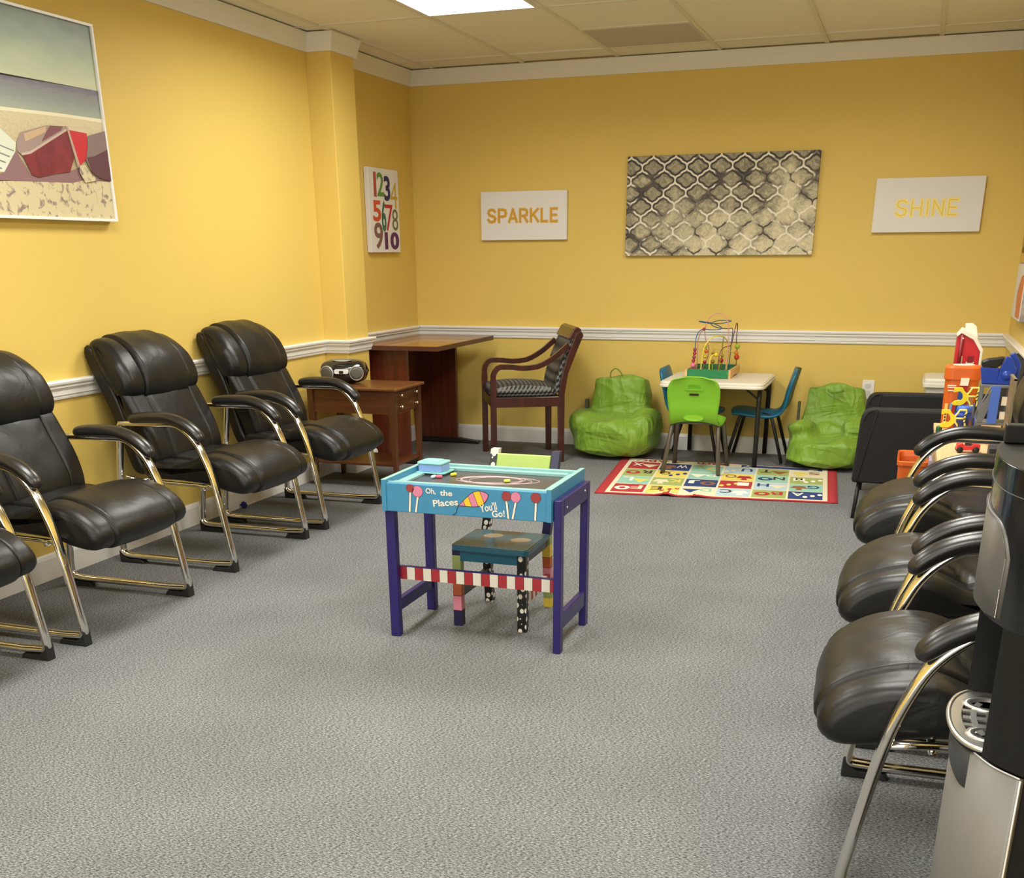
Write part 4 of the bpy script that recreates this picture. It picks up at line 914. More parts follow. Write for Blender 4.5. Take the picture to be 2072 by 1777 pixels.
def ltr(s_, x0, x1, y0, y1, m_):
    # letters read from the wall side, so they are turned half round
    tmp = MB(); tmp.text(s_, None, m_, off=0.02, fit=(0, 1, 0, 1), ext=0)
    v = []
    for p in tmp.v:
        X_, Y_ = warp(x1-(x1-x0)*p.x, y1-(y1-y0)*p.y); v.append((X_, Y_, 0.007+wav(X_, Y_)+0.0014))
    b.add(v, tmp.f, m_)
rows = [(('F', 'r', 'c'), ('E', 'y', 'k'), ('D', 'c', 't'), ('C', 'b', 'k'), ('B', 'g', 'r'), ('A', 'n', 'w')),
        (('L', 't', 'w'), ('K', 'g', 'y'), ('J', 'n', 'w'), ('I', 'r', 'w'), ('H', 'b', 'n'), ('G', 't', 'n')),
        (('R', 'g', 'k'), ('Q', 'y', 'k'), ('P', 't', 'w'), ('O', 'y', 'o'), ('N', 't', 'k'), ('M', 'g', 'w')),
        (('X', 'r', 'w'), ('W', 'n', 'w'), ('V', 't', 'g'), ('U', 'b', 'n'), ('T', 'g', 'k'), ('S', 'c', 'o'))]
for j, row in enumerate(rows):
    for i, (s_, cc, lc_) in enumerate(row):
        x0 = cx0+cw*i+0.006; x1 = x0+cw-0.012; y0 = cy0+ch*j+0.006; y1 = y0+ch-0.012
        patch(x0, x1, y0, y1, cols[cc], 0.0008, 5)
        side = (i+j) % 2; lx = x0+0.018 if side else x1-0.085
        ltr(s_, lx, lx+0.067, y0+ch*0.38, y0+ch*0.80, cols[lc_])
        # a simple motif beside each letter
        mx_ = (x1-0.055) if side else (x0+0.055); my = (y0+y1)/2; mc = cols[['w', 'y', 'r', 'c', 'n', 'o'][(i*2+j) % 6] if ['w', 'y', 'r', 'c', 'n', 'o'][(i*2+j) % 6] != cc else 'w']
        k = (i*3+j*2) % 4
        if k == 0: rpoly(ell(mx_, my, 0.045, 0.05, 16), mc, 0.0012); rpoly(ell(mx_, my, 0.02, 0.025, 12), cols[cc], 0.0016)
        elif k == 1: rpoly([(mx_-0.05, my-0.02), (mx_+0.05, my-0.02), (mx_+0.03, my+0.05), (mx_-0.03, my+0.05)], mc, 0.0012); rpoly([(mx_-0.02, my-0.07), (mx_+0.02, my-0.07), (mx_+0.012, my-0.02), (mx_-0.012, my-0.02)], mc, 0.0012)
        elif k == 2: rpoly([(mx_-0.055, my+0.04), (mx_, my-0.06), (mx_+0.055, my+0.04)], mc, 0.0012)
        else:
            for q in range(3): rpoly(ell(mx_-0.04+0.04*q, my-0.04+0.035*q, 0.014, 0.028, 10), mc, 0.0012)
patch(cx0+cw*3.5, cx1-0.01, cy1+0.012, RY1-0.035, cols['n'], 0.0008, 6)
ltr('Z', cx1-0.10, cx1-0.03, cy1+0.02, cy1+0.075, cols['w']); ltr('Y', cx0+cw*3.55, cx0+cw*3.85, cy1+0.02, cy1+0.075, cols['b'])
ltr('ABC', cx0+0.03, cx0+0.24, cy1+0.015, cy1+0.085, M_RRED); ltr("learn", cx0+0.42, cx0+0.62, cy1+0.015, cy1+0.085, M_RRED)
b.build('woven_pile', t, world=True, fix=False)

# ------------------------------------------------------------------ kids table
M_WPL = mat('cream_plastic', '#ddd6c8', 0.4, bump=0.08, bscale=150)
M_GMET = mat('dark_grey_metal', '#2a2625', 0.4, 0.2)
t = thing('folding_kids_table', 'low cream plastic folding table on the alphabet rug', 'table', (2.17, -0.36, 0.010))
def rr_top(x0, x1, y0, y1, r): return rrect(x1-x0, y1-y0, r, 6, (x0+x1)/2, (y0+y1)/2)
b = MB(); R = []
for (ins, z) in ((0.012, 0.476), (0.0, 0.480), (0.0, 0.490), (0.004, 0.494), (0.004, 0.503), (0.012, 0.510), (0.020, 0.512)):
    R.append([(x, y, z) for x, y in rr_top(1.855+ins, 2.485-ins, -0.668+ins, -0.038-ins, 0.055-ins)])
b.rings(R, M_WPL, smooth=False); b.build('tabletop', t, world=True)
for (x, y) in ((1.957, -0.55), (2.447, -0.55), (1.957, -0.06), (2.447, -0.06)):
    b = MB(); b.tube([(x, y, 0.010), (x, y, 0.40), (x, y+(0.02 if y < -0.3 else -0.02), 0.476)], 0.0145, M_GMET, 12); b.build('leg', t, world=True)
for x in (1.957, 2.447):
    b = MB(); b.tube([(x, -0.53, 0.470), (x, -0.08, 0.470)], 0.008, M_GMET, 8); b.build('leg_bar', t, world=True)
    s_ = 1 if x < 2.2 else -1
    b = MB(); b.tube([(x, -0.53, 0.40), (x+0.10*s_, -0.50, 0.472)], 0.006, M_GMET, 8); b.tube([(x, -0.08, 0.40), (x+0.10*s_, -0.10, 0.472)], 0.006, M_GMET, 8); b.build('brace', t, world=True)

# plastic stacking chairs: shell lofted along a side profile
def shell(mb, prof, m, th=0.014, n=14, dish=0.022):
    P = smooth_path([(a, 0, b_) for a, b_, c in prof], 5); Wd = smooth_path([(c, 0, 0) for a, b_, c in prof], 5); R = []; K = len(P)
    for i, p in enumerate(P):
        tt = (P[min(i+1, K-1)]-P[max(i-1, 0)]).normalized(); nn = Vector((-tt.z, 0, tt.x)); hw = max(Wd[i].x, 0.004); ring = []
        for j in range(n+1):
            u = -1+2*j/n; q = p+nn*(th/2+dish*(abs(u)**2.5)); ring.append((q.x, hw*u, q.z))
        for j in range(n, -1, -1):
            u = -1+2*j/n; q = p+nn*(-th/2+dish*(abs(u)**2.5)); ring.append((q.x, hw*u, q.z))
        R.append(ring)
    mb.rings(R, m)
def kid_chair(label, m_shell, m_leg, loc, rz, group=None, feat=False, SH=0.31, lr=0.0105):
    # local +x forward, back at -x, z 0 at floor
    t = thing('plastic_kids_chair', label, 'chair', loc, rz, group)
    prof = [(0.155, SH-0.012, 0.11), (0.150, SH+0.004, 0.135), (0.10, SH+0.010, 0.150), (0.0, SH, 0.152), (-0.08, SH-0.004, 0.148), (-0.135, SH+0.012, 0.142), (-0.160, SH+0.06, 0.142), (-0.172, SH+0.12, 0.150), (-0.190, SH+0.19, 0.152), (-0.203, SH+0.235, 0.135), (-0.208, SH+0.252, 0.110), (-0.211, SH+0.260, 0.080)]
    b = MB(); shell(b, prof, m_shell); b.build('shell', t)
    for s_ in (-1, 1):
        y = s_*0.135; yo = s_*0.165
        b = MB(); b.tube(fillet([(0.04, y*0.8, SH-0.012), (0.09, y, SH-0.018), (0.16, yo, 0.0)], [0, 0.04, 0], 6), lr, m_leg, 10); b.build('leg', t)
        b = MB(); b.tube(fillet([(-0.04, y*0.8, SH-0.012), (-0.10, y, SH-0.018), (-0.185, yo, 0.0)], [0, 0.04, 0], 6), lr, m_leg, 10); b.build('leg', t)
    b = MB(); b.tube([(0.085, -0.13, SH-0.018), (0.085, 0.13, SH-0.018)], 0.008, m_leg, 8); b.tube([(-0.095, -0.13, SH-0.016), (-0.095, 0.13, SH-0.016)], 0.008, m_leg, 8); b.build('seat_bar', t)
    if feat:
        dk = mat('lime_plastic_painted_shade', '#62a31c', 0.45)  # darker green paints the recess shade onto uncut slot and dimples
        def bx_(z): return -0.1765-0.018*(z-SH-0.12)/0.07 if z > SH+0.12 else -0.1645-0.012*(z-SH-0.06)/0.06
        def on_back(poly, m_, o0, o1, nm):
            b = MB(); v = []; n_ = len(poly)
            for o_ in (o0, o1):
                for y, z in poly: v.append((bx_(z)-0.0035+0.020*(abs(y)/0.15)**2.5-o_, y, z))
            b.add(v, [tuple(range(n_)), tuple(range(n_, 2*n_))[::-1]]+[(i, (i+1) % n_, n_+(i+1) % n_, n_+i) for i in range(n_)], m_); b.build(nm, t)
        on_back(rrect(0.105, 0.030, 0.012, 4, 0, SH+0.198), dk, -0.004, 0.0015, 'handle_slot')
        on_back(rrect(0.110, 0.010, 0.005, 4, 0, SH+0.187), m_shell, 0.0, 0.005, 'handle_lip')
        on_back(rrect(0.055, 0.011, 0.003, 3, 0, SH+0.158), M_BLKM, 0.0, 0.0035, 'name_plate')
        on_back(ell(0, SH+0.022, 0.058, 0.018, 20), mat('lime_plastic_painted_light', '#8ccc35', 0.4), -0.002, 0.006, 'oval_boss')  # boss in a lighter green, the light on it painted in
        for s_ in (-1, 1):
            for z in (0.045, 0.085, 0.13, 0.175):
                on_back(ell(s_*(0.098+0.02*(z > 0.1)*(0.2)), SH+z, 0.007, 0.011, 10), dk, 0.0, 0.003, 'rib_dimple')
    return t
M_LIMEP = mat('lime_plastic', '#7cbc2e', 0.38); M_BLUEC = mat('teal_blue_plastic', '#0f6284', 0.34); M_GLEG = mat('brushed_grey_leg', '#6a625d', 0.35, 0.5)
kid_chair('lime green plastic chair with its back to the viewer at the kids table', M_LIMEP, M_GLEG, (2.118, -0.710, 0.010), PI/2, feat=True, SH=0.300, lr=0.0135)
KG = 'blue plastic chairs at the kids table'
bc = kid_chair('blue plastic chair in profile at the right end of the kids table', M_BLUEC, M_BLKM, (2.408, -0.235, 0.010), PI, KG, SH=0.300)
dup(bc, (2.045, -0.300, 0.010), 0.0, 'blue plastic chair at the left of the kids table, mostly behind the lime one')

# ------------------------------------------------------------------ bead maze
t = thing('bead_maze', 'wooden bead maze toy with a green dotted base on the kids table', 'toy', (2.112, -0.26, 0.512))
M_PINE = wood('pale_pine', '#c99a5e', '#ddb67c', 'Y', 0.45); M_GRN = mat('green_toy_paint', '#1c6b40', 0.4)
def make_gdots():
    m, n, l, b = newmat('green_with_white_dots'); tc = n.new('ShaderNodeTexCoord'); vo = n.new('ShaderNodeTexVoronoi'); vo.inputs['Scale'].default_value = 75; vo.inputs['Randomness'].default_value = 0.5
    l.new(tc.outputs['Object'], vo.inputs['Vector']); cr = n.new('ShaderNodeValToRGB'); e = cr.color_ramp.elements; e[0].position = 0.24; e[0].color = lin('#c7e2cf'); e[1].position = 0.30; e[1].color = lin('#1f7a4a')
    l.new(vo.outputs['Distance'], cr.inputs['Fac']); l.new(cr.outputs[0], b.inputs['Base Color']); b.inputs['Roughness'].default_value = 0.4; return m
X0m, X1m, Y0m, Y1m, Z0m = 1.988, 2.240, -0.450, -0.075, 0.512
b = MB()
for (xa, xb_) in ((X0m-0.014, X0m), (X1m, X1m+0.014)):
    b.prism([(Y0m, Z0m), (Y0m+0.10, Z0m), (Y0m+0.12, Z0m+0.010), (Y1m-0.12, Z0m+0.010), (Y1m-0.10, Z0m), (Y1m, Z0m), (Y1m, Z0m+0.052), (Y0m, Z0m+0.052)], xa, xb_, M_PINE, 'yz')
b.build('side_board', t, world=True)
b = MB(); b.box(X0m, X1m, Y0m, Y0m+0.010, Z0m+0.002, Z0m+0.052, make_gdots()); b.build('dotted_panel', t, world=True)
b = MB(); b.box(X0m, X1m, Y1m-0.010, Y1m, Z0m+0.002, Z0m+0.052, M_GRN); b.build('rear_panel', t, world=True)
b = MB(); b.box(X0m, X1m, Y0m+0.010, Y1m-0.010, Z0m+0.022, Z0m+0.028, M_GRN); b.build('base_board', t, world=True)
def wq(cx, cy, d): return (1.990+(cx-335)*0.000366-0.16*d, -0.43+d, 0.566-(cy-1095)*0.000355-0.107*d)
def wire(pts, c, nm='wire', r=0.0028):
    b = MB(); b.tube(smooth_path([wq(*p) for p in pts], 6), r, c, 7); b.build(nm, t, world=True)
wb = mat('blue_wire', '#3f5f8c', 0.35); wp = mat('pink_wire', '#d08a94', 0.35); wy = mat('yellow_wire', '#e8d04c', 0.35); wr = mat('red_wire', '#7a3a4a', 0.35); wg = mat('green_wire', '#8b8a35', 0.35)
wire([(420, 1150, 0), (430, 900, 0), (437, 740, 0), (445, 580, 0), (490, 480, 0), (560, 442, 0.02), (700, 445, 0.05), (820, 435, 0.08), (855, 405, 0.11), (800, 370, 0.10), (690, 335, 0.06), (560, 318, 0.03), (475, 308, 0.05), (560, 325, 0.09), (700, 330, 0.14), (860, 322, 0.16), (1005, 285, 0.17), (960, 265, 0.22), (800, 275, 0.2), (700, 310, 0.16), (680, 350, 0.13), (760, 390, 0.14), (860, 405, 0.16), (985, 405, 0.2), (1030, 390, 0.24), (1050, 450, 0.26), (1035, 700, 0.27), (1020, 1140, 0.28)], wb)
wire([(560, 1110, 0.18), (610, 1000, 0.16), (660, 850, 0.13), (655, 710, 0.1), (610, 630, 0.08), (582, 500, 0.06), (592, 380, 0.04), (640, 260, 0.04), (720, 195, 0.04), (800, 177, 0.04), (880, 210, 0.04), (935, 285, 0.04), (968, 420, 0.03), (978, 700, 0.02), (960, 1150, 0)], wp)
wire([(545, 1150, 0), (560, 900, 0), (590, 740, 0), (650, 630, 0.02), (730, 560, 0.04), (820, 538, 0.08), (910, 560, 0.12), (965, 620, 0.18), (990, 740, 0.24), (985, 1140, 0.28)], wy, r=0.0036)
wire([(685, 1150, 0), (690, 960, 0), (710, 890, 0.01), (760, 850, 0.03), (830, 870, 0.05), (860, 960, 0.08), (850, 1100, 0.12)], wy, r=0.0036)
wire([(825, 1150, 0), (840, 900, 0), (870, 780, 0.02), (930, 725, 0.04), (1010, 700, 0.08), (1045, 640, 0.12), (1070, 480, 0.18), (1095, 340, 0.22), (1112, 305, 0.24), (1126, 370, 0.26), (1120, 600, 0.28), (1140, 700, 0.29), (1145, 1140, 0.3)], wr)
wire([(470, 1130, 0.1), (478, 850, 0.08), (475, 640, 0.06), (500, 520, 0.04), (550, 450, 0.03)], wp)
wire([(740, 1110, 0.2), (738, 850, 0.18), (765, 728, 0.16), (880, 745, 0.16), (1000, 775, 0.18), (1090, 800, 0.24), (1140, 870, 0.29)], wy, r=0.0024)
wire([(905, 540, 0.12), (893, 600, 0.12), (887, 760, 0.14), (900, 1110, 0.2)], wg)
def bead(cx, cy, d, r, c, sc=(1, 1, 1)):
    b = MB(); b.sph(wq(cx, cy, d), r, c, 12, 8, sc=sc); b.build('bead', t, world=True)
bp_ = mat('mauve_bead', '#8f3a50', 0.3); br = mat('crimson_bead', '#a31f3c', 0.3); bpk = mat('pink_bead', '#d9708e', 0.3); bo = mat('ochre_bead', '#a8842c', 0.3); bgn = mat('lime_bead', '#9db42e', 0.3); brd = mat('red_bead', '#c33d26', 0.3); byl = mat('yellow_bead', '#e3c62c', 0.3); borg = mat('orange_bead', '#d8752a', 0.3)
for cx, cy, d, r, c in ((434, 778, 0, .0118, bp_), (432, 838, 0, .0118, br), (426, 903, 0, .0115, bp_), (417, 963, 0, .0112, br), (413, 1035, 0, .0150, bpk), (567, 440, 0.02, .0095, br),
                        (735, 820, 0.17, .0095, bo), (740, 960, 0.19, .0130, bo), (600, 720, 0.11, .0120, bgn), (620, 790, 0.12, .0125, borg), (608, 880, 0.14, .0120, byl), (605, 975, 0.15, .0110, br), (790, 855, 0.04, .0125, byl),
                        (1145, 690, 0.28, .0165, bgn), (1130, 800, 0.29, .0140, borg), (1145, 870, 0.29, .0170, brd), (880, 940, 0.14, .0150, br), (895, 860, 0.13, .0100, bo)): bead(cx, cy, d, r, c)

# ------------------------------------------------------------------ bean bag chairs
def fabric_mat(name, col, sc, st):
    m, n, l, b = newmat(name); b.inputs['Base Color'].default_value = lin(col); b.inputs['Roughness'].default_value = 0.5; b.inputs['Sheen Weight'].default_value = 0.08
    tc = n.new('ShaderNodeTexCoord'); last = None
    for k, (scl, rot, dist, fac) in enumerate((((1, 1, 0.35), (0.5, 0.2, 0.3), 0.016, sc), ((0.4, 1, 1.2), (0.1, 0.7, 1.1), 0.012, sc*1.5), ((1.3, 0.6, 0.5), (0.9, 0.1, 0.2), 0.006, sc*2.2))):
        mp = n.new('ShaderNodeMapping'); mp.inputs['Scale'].default_value = scl; mp.inputs['Rotation'].default_value = rot; l.new(tc.outputs['Object'], mp.inputs[0])
        a = n.new('ShaderNodeTexNoise'); a.inputs['Scale'].default_value = fac; a.inputs['Detail'].default_value = 1.5; a.inputs['Distortion'].default_value = 0.9; l.new(mp.outputs[0], a.inputs['Vector'])
        # sharp ridge: one minus distance from the mid level
        r = math_node(n, l, 'SUBTRACT', 1.0, math_node(n, l, 'MINIMUM', math_node(n, l, 'MULTIPLY', math_node(n, l, 'ABSOLUTE', math_node(n, l, 'SUBTRACT', a.outputs['Fac'], 0.5)), 7.0), 1.0))
        bp = n.new('ShaderNodeBump'); bp.inputs['Strength'].default_value = st; bp.inputs['Distance'].default_value = dist
        l.new(r, bp.inputs['Height'])
        if last: l.new(last, bp.inputs['Normal'])
        last = bp.outputs['Normal']
    l.new(last, b.inputs['Normal']); return m
M_BAG = fabric_mat('lime_nylon', '#75992c', 4.2, 0.5)
def superel(mb, c, r, m, e1=0.8, e2=0.8, n=28, k=18, tilt=0.0, taper=0.0):
    R = []; Mx = Matrix.Translation(c) @ Matrix.Rotation(tilt, 4, 'X')
    for i in range(k+1):
        ph = -PI/2+PI*i/k; cp = max(1e-3, abs(math.cos(ph)))**e1; sp_ = math.copysign(abs(math.sin(ph))**e1, math.sin(ph)); ring = []
        tp = 1-taper*sp_
        for j in range(n):
            th = 2*PI*j/n; ct, st = math.cos(th), math.sin(th)
            ring.append((r[0]*tp*cp*math.copysign(abs(ct)**e2, ct), r[1]*cp*math.copysign(abs(st)**e2, st), r[2]*sp_))
        R.append(ring)
    mb.rings(R, m, M=Mx)
def bean(label, loc, blobs, seed, folds):
    t = thing('bean_bag_chair', label, 'bean bag', loc, 0, 'lime green bean bag chairs')
    b = MB()
    for bl in blobs: superel(b, *bl[:2], M_BAG, **bl[2])
    o = b.build('cover', t)
    r = o.modifiers.new('remesh', 'REMESH'); r.mode = 'VOXEL'; r.voxel_size = 0.009; r.use_smooth_shade = True
    s_ = o.modifiers.new('soft', 'SMOOTH'); s_.factor = 0.6; s_.iterations = 10
    tx1 = bpy.data.textures.new('fold_noise_%d' % seed, 'MUSGRAVE'); tx1.musgrave_type = 'RIDGED_MULTIFRACTAL'; tx1.noise_scale = 0.24; tx1.octaves = 1.8; tx1.gain = 1.2
    d = o.modifiers.new('folds', 'DISPLACE'); d.texture = tx1; d.strength = folds*0.9; d.mid_level = 0.9; d.texture_coords = 'LOCAL'
    tx2 = bpy.data.textures.new('crumple_noise_%d' % seed, 'CLOUDS'); tx2.noise_scale = 0.11; tx2.noise_depth = 1
    d = o.modifiers.new('crumple', 'DISPLACE'); d.texture = tx2; d.strength = 0.010; d.mid_level = 0.5; d.texture_coords = 'LOCAL'
    s_ = o.modifiers.new('soft2', 'SMOOTH'); s_.factor = 0.4; s_.iterations = 1
    return t
bb1 = bean('lime green bean bag chair left of the kids table, handle standing up', (1.520, -0.33, 0.010), [
    ((0.0, -0.02, 0.130), (0.285, 0.265, 0.130), dict(e1=0.6, e2=0.9)), ((-0.205, -0.03, 0.185), (0.105, 0.16, 0.10), dict(e1=0.9)), ((0.205, -0.03, 0.195), (0.100, 0.16, 0.11), dict(e1=0.9)),
    ((0.0, 0.125, 0.320), (0.197, 0.090, 0.165), dict(e1=0.20, e2=0.4, tilt=-0.10, taper=0.03))], 3, 0.030)
b = MB(); b.tube(smooth_path([(-0.07, 0.10, 0.470), (-0.065, 0.10, 0.505), (-0.035, 0.10, 0.525), (-0.005, 0.10, 0.505), (0.015, 0.10, 0.470)], 5), 0.0035, mat('dark_lime_webbing', '#5f8a1f', 0.7), 8, rb=0.010, up=(0, 1, 0)); b.build('handle', bb1)
b = MB(); b.box(-0.225, -0.205, 0.05, 0.09, 0.24, 0.33, mat('grey_tag', '#4b4f3a', 0.7)); b.build('side_tag', bb1)
bb2 = bean('lime green bean bag chair slumped beside the black sofa', (2.855, -0.33, 0.010), [
    ((0.0, -0.02, 0.100), (0.265, 0.265, 0.100), dict(e1=0.6, e2=0.9)), ((-0.155, -0.02, 0.19), (0.095, 0.15, 0.075), dict(e1=0.9, tilt=-0.3)), ((0.165, -0.02, 0.20), (0.095, 0.15, 0.09), dict(e1=0.9, tilt=-0.3)),
    ((0.01, 0.135, 0.300), (0.190, 0.055, 0.168), dict(e1=0.18, e2=0.4, tilt=-0.14, taper=-0.03)), ((0.0, 0.03, 0.17), (0.12, 0.10, 0.08), dict(e1=0.9, tilt=0.3))], 8, 0.042)
b = MB(); b.tube(smooth_path([(-0.035, 0.085, 0.435), (-0.02, 0.070, 0.425), (0.01, 0.065, 0.423), (0.04, 0.070, 0.427), (0.055, 0.085, 0.437)], 5), 0.006, mat('dark_lime_webbing', '#5f8a1f', 0.7), 8, rb=0.003, up=(0, 1, 0)); b.build('handle', bb2)
b = MB(); b.box(-0.205, -0.190, 0.06, 0.10, 0.25, 0.36, mat('grey_tag', '#4b4f3a', 0.7)); b.build('side_tag', bb2)

# ------------------------------------------------------------------ black upholstered armchair by the right wall
M_CHAR = mat('charcoal_upholstery', '#161618', 0.85, bump=0.3, bscale=500, var=0.15, vscale=60)
t = thing('upholstered_armchair', 'boxy black fabric armchair against the right wall behind the toys', 'armchair', (3.43, -1.38, 0))
for (ya, yb, nm) in ((-1.76, -1.63, 'armrest'), (-1.12, -0.99, 'armrest')):
    b = MB(); pts = fillet([(3.060, 0, 0.178), (3.770, 0, 0.178), (3.770, 0, 0.535), (3.076, 0, 0.528)], [0.02, 0.02, 0.02, 0.055], 6, True)
    R = []
    for (y, ins) in ((ya, 0.010), (ya+0.004, 0.003), (ya+0.014, 0.0), (yb-0.03, 0.0), (yb-0.010, 0.006), (yb, 0.02)):
        cx, cz = 3.415, 0.35
        R.append([(p.x+(cx-p.x)*ins/0.35, y, p.z+(cz-p.z)*ins/0.18) for p in pts])
    b.rings(R, M_CHAR, smooth=False); ar = b.build(nm, t, world=True)
    g = MB(); g.tube([(p.x+0.018*(1 if p.x < 3.4 else -1), ya-0.001, p.z-0.0) for p in pts if p.x < 3.30 and p.z > 0.18], 0.0025, M_CHAR, 6); g.build('piping', ar, world=True)
b = MB(); b.box(3.085, 3.60, -1.63, -1.12, 0.18, 0.31, M_CHAR); b.build('seat_base', t, world=True, bev=0.01)
b = MB(); b.box(3.075, 3.59, -1.622, -1.128, 0.31, 0.42, M_CHAR); b.build('seat_cushion', t, world=True, bev=0.03, seg=4)
b = MB(); b.prism([(3.60, 0.18), (3.790, 0.18), (3.790, 0.745), (3.782, 0.752), (3.762, 0.748)], -1.75, -1.14, M_CHAR, 'xz'); b.build('backrest', t, world=True, bev=0.02, seg=3)
for x in (3.085, 3.73):
    for y in (-1.74, -1.02):
        b = MB(); b.tube([(x, y, 0.0), (x+0.012, y+0.012*(1 if y < -1.4 else -1), 0.178)], 0.010, M_BLKM, 10); b.build('leg', t, world=True)

# ------------------------------------------------------------------ toy table with toys
M_PINE2 = wood('light_pine_board', '#d6b587', '#e8cda2', 'Y', 0.4, scale=10)
TT = 0.485
t = thing('pine_play_table', 'light pine play table covered in toys by the right wall', 'table', (3.59, -2.30, 0))
b = MB(); b.box(3.402, 3.785, -2.86, -1.80, TT-0.022, TT, M_PINE2); b.build('tabletop', t, world=True, bev=0.003)
for x in (3.43, 3.76):
    for y in (-2.83, -1.83):
        b = MB(); b.box(x-0.02, x+0.02, y-0.02, y+0.02, 0, TT-0.022, M_PINE2); b.build('leg', t, world=True, bev=0.003)
b = MB(); b.box(3.412, 3.428, -2.81, -1.85, TT-0.08, TT-0.022, M_PINE2); b.box(3.45, 3.74, -2.838, -2.822, TT-0.08, TT-0.022, M_PINE2); b.build('apron', t, world=True)
# orange block bucket
M_OR = mat('orange_plastic', '#d0611f', 0.35); M_ORD = mat('deep_orange_plastic', '#d4500f', 0.4)
t = thing('orange_block_bucket', 'tall orange building-block bucket with a printed block tower label', 'bucket', (3.492, -1.92, TT))
b = MB(); R = []
for (k, z) in ((0.90, 0.0), (0.93, 0.01), (1.0, 0.215)): R.append([(x*k, y*k, z) for x, y in rrect(0.140, 0.100, 0.035, 5)])
b.rings(R, M_OR, smooth=False); bk_ = b.build('body', t)
b = MB()
R = [[(x, y, z) for x, y in rrect(0.140+q, 0.100+q, 0.036, 6)] for q, z in ((0.010, 0.212), (0.012, 0.216), (0.012, 0.262), (0.004, 0.270), (-0.02, 0.272))]
b.rings(R, M_OR, smooth=False); lid = b.build('lid', t)
b = MB(); b.prism(ell(0.0, 0.0, 0.045, 0.028, 20), 0.272, 0.275, mat('cream_print', '#efe3cf', 0.5), 'xy'); b.build('lid_print', lid)
mb_ = mat('print_blue', '#2450a0', 0.4); mg_ = mat('print_green', '#1f7a3c', 0.4); mr_ = mat('print_red', '#b8232c', 0.4); mlb = mat('print_light_blue', '#66b3e6', 0.4); mwh = mat('print_white', '#efe9dd', 0.4)
yf = -0.0525
b = MB(); M2 = Matrix.Rotation(-0.02, 4, 'Y')
b.prism(rrect(0.052, 0.060, 0.010, 4, -0.012, 0.085), yf-0.0012, yf, mlb, 'xz')
for (z0, z1, m_) in ((0.058, 0.088, mg_), (0.088, 0.165, mb_), (0.165, 0.190, mr_), (0.190, 0.222, mwh)): b.prism([(-0.016+0.06*(z0-0.06), z0), (0.018+0.06*(z0-0.06), z0), (0.018+0.06*(z1-0.06), z1), (-0.016+0.06*(z1-0.06), z1)], yf-0.0115 if z0 > 0.18 else yf-0.0022, yf, m_, 'xz')
for (x0, x1, z) in ((-0.058, -0.022, 0.186), (-0.058, -0.024, 0.178), (-0.055, -0.026, 0.164), (0.036, 0.06, 0.180)): b.prism([(x0, z), (x1, z), (x1, z+0.004), (x0, z+0.004)], yf-0.001, yf+0.003, mwh, 'xz')
b.prism(rrect(0.020, 0.045, 0.008, 3, 0.045, 0.120), yf-0.0012, yf+0.003, mat('print_tan', '#b58150', 0.4), 'xz')
b.prism(rrect(0.014, 0.100, 0.004, 3, -0.052, 0.060), yf-0.001, yf+0.006, mat('print_cream_yellow', '#efc56e', 0.4), 'xz')
for z in (0.02, 0.033, 0.046, 0.059, 0.072): b.prism([(-0.056, z), (-0.048, z+0.002), (-0.049, z+0.009), (-0.055, z+0.007)], yf-0.0016, yf, M_INK, 'xz')
b.build('printed_label', bk_)
# red and white toy playhouse on the armchair seat
t = thing('toy_fire_station', 'red and white plastic toy building with a white roof behind the orange bucket', 'toy', (3.505, -1.50, 0.42))
M_RP = mat('red_plastic', '#c21f2a', 0.35); M_WP = mat('white_plastic', '#e3dfd3', 0.4)
b = MB(); b.prism([(-0.042, 0.0), (0.065, 0.0), (0.065, 0.38), (0.030, 0.425), (-0.025, 0.455), (-0.042, 0.44)], -0.05, 0.05, M_RP, 'xz'); b.build('walls', t, bev=0.003)
b = MB(); b.prism([(-0.045, 0.440), (-0.022, 0.470), (0.035, 0.440), (0.078, 0.375), (0.078, 0.20), (0.068, 0.20), (0.066, 0.365), (0.030, 0.418), (-0.026, 0.447), (-0.044, 0.43)], -0.060, 0.055, M_WP, 'xz'); b.build('roof', t, bev=0.003)
b = MB(); b.prism([(-0.010, 0.460), (-0.012, 0.488), (0.020, 0.490), (0.038, 0.476), (0.052, 0.42), (0.030, 0.43)], -0.03, 0.03, M_WP, 'xz'); b.build('chimney', t, bev=0.003)
b = MB(); b.box(-0.020, -0.008, -0.053, -0.05, 0.24, 0.345, M_WP); b.box(0.010, 0.045, -0.053, -0.05, 0.27, 0.32, M_WP); b.box(0.014, 0.041, -0.054, -0.053, 0.315, 0.345, mat('dark_red_plastic', '#7d1420', 0.4)); b.build('window_print', t)
b = MB(); b.tube([(-0.022, -0.056, 0.25), (-0.020, -0.056, 0.44)], 0.009, mat('dark_red_plastic', '#7d1420', 0.4), 10); b.sph((-0.018, -0.060, 0.425), 0.006, M_WP, 8, 6); b.build('pole', t)
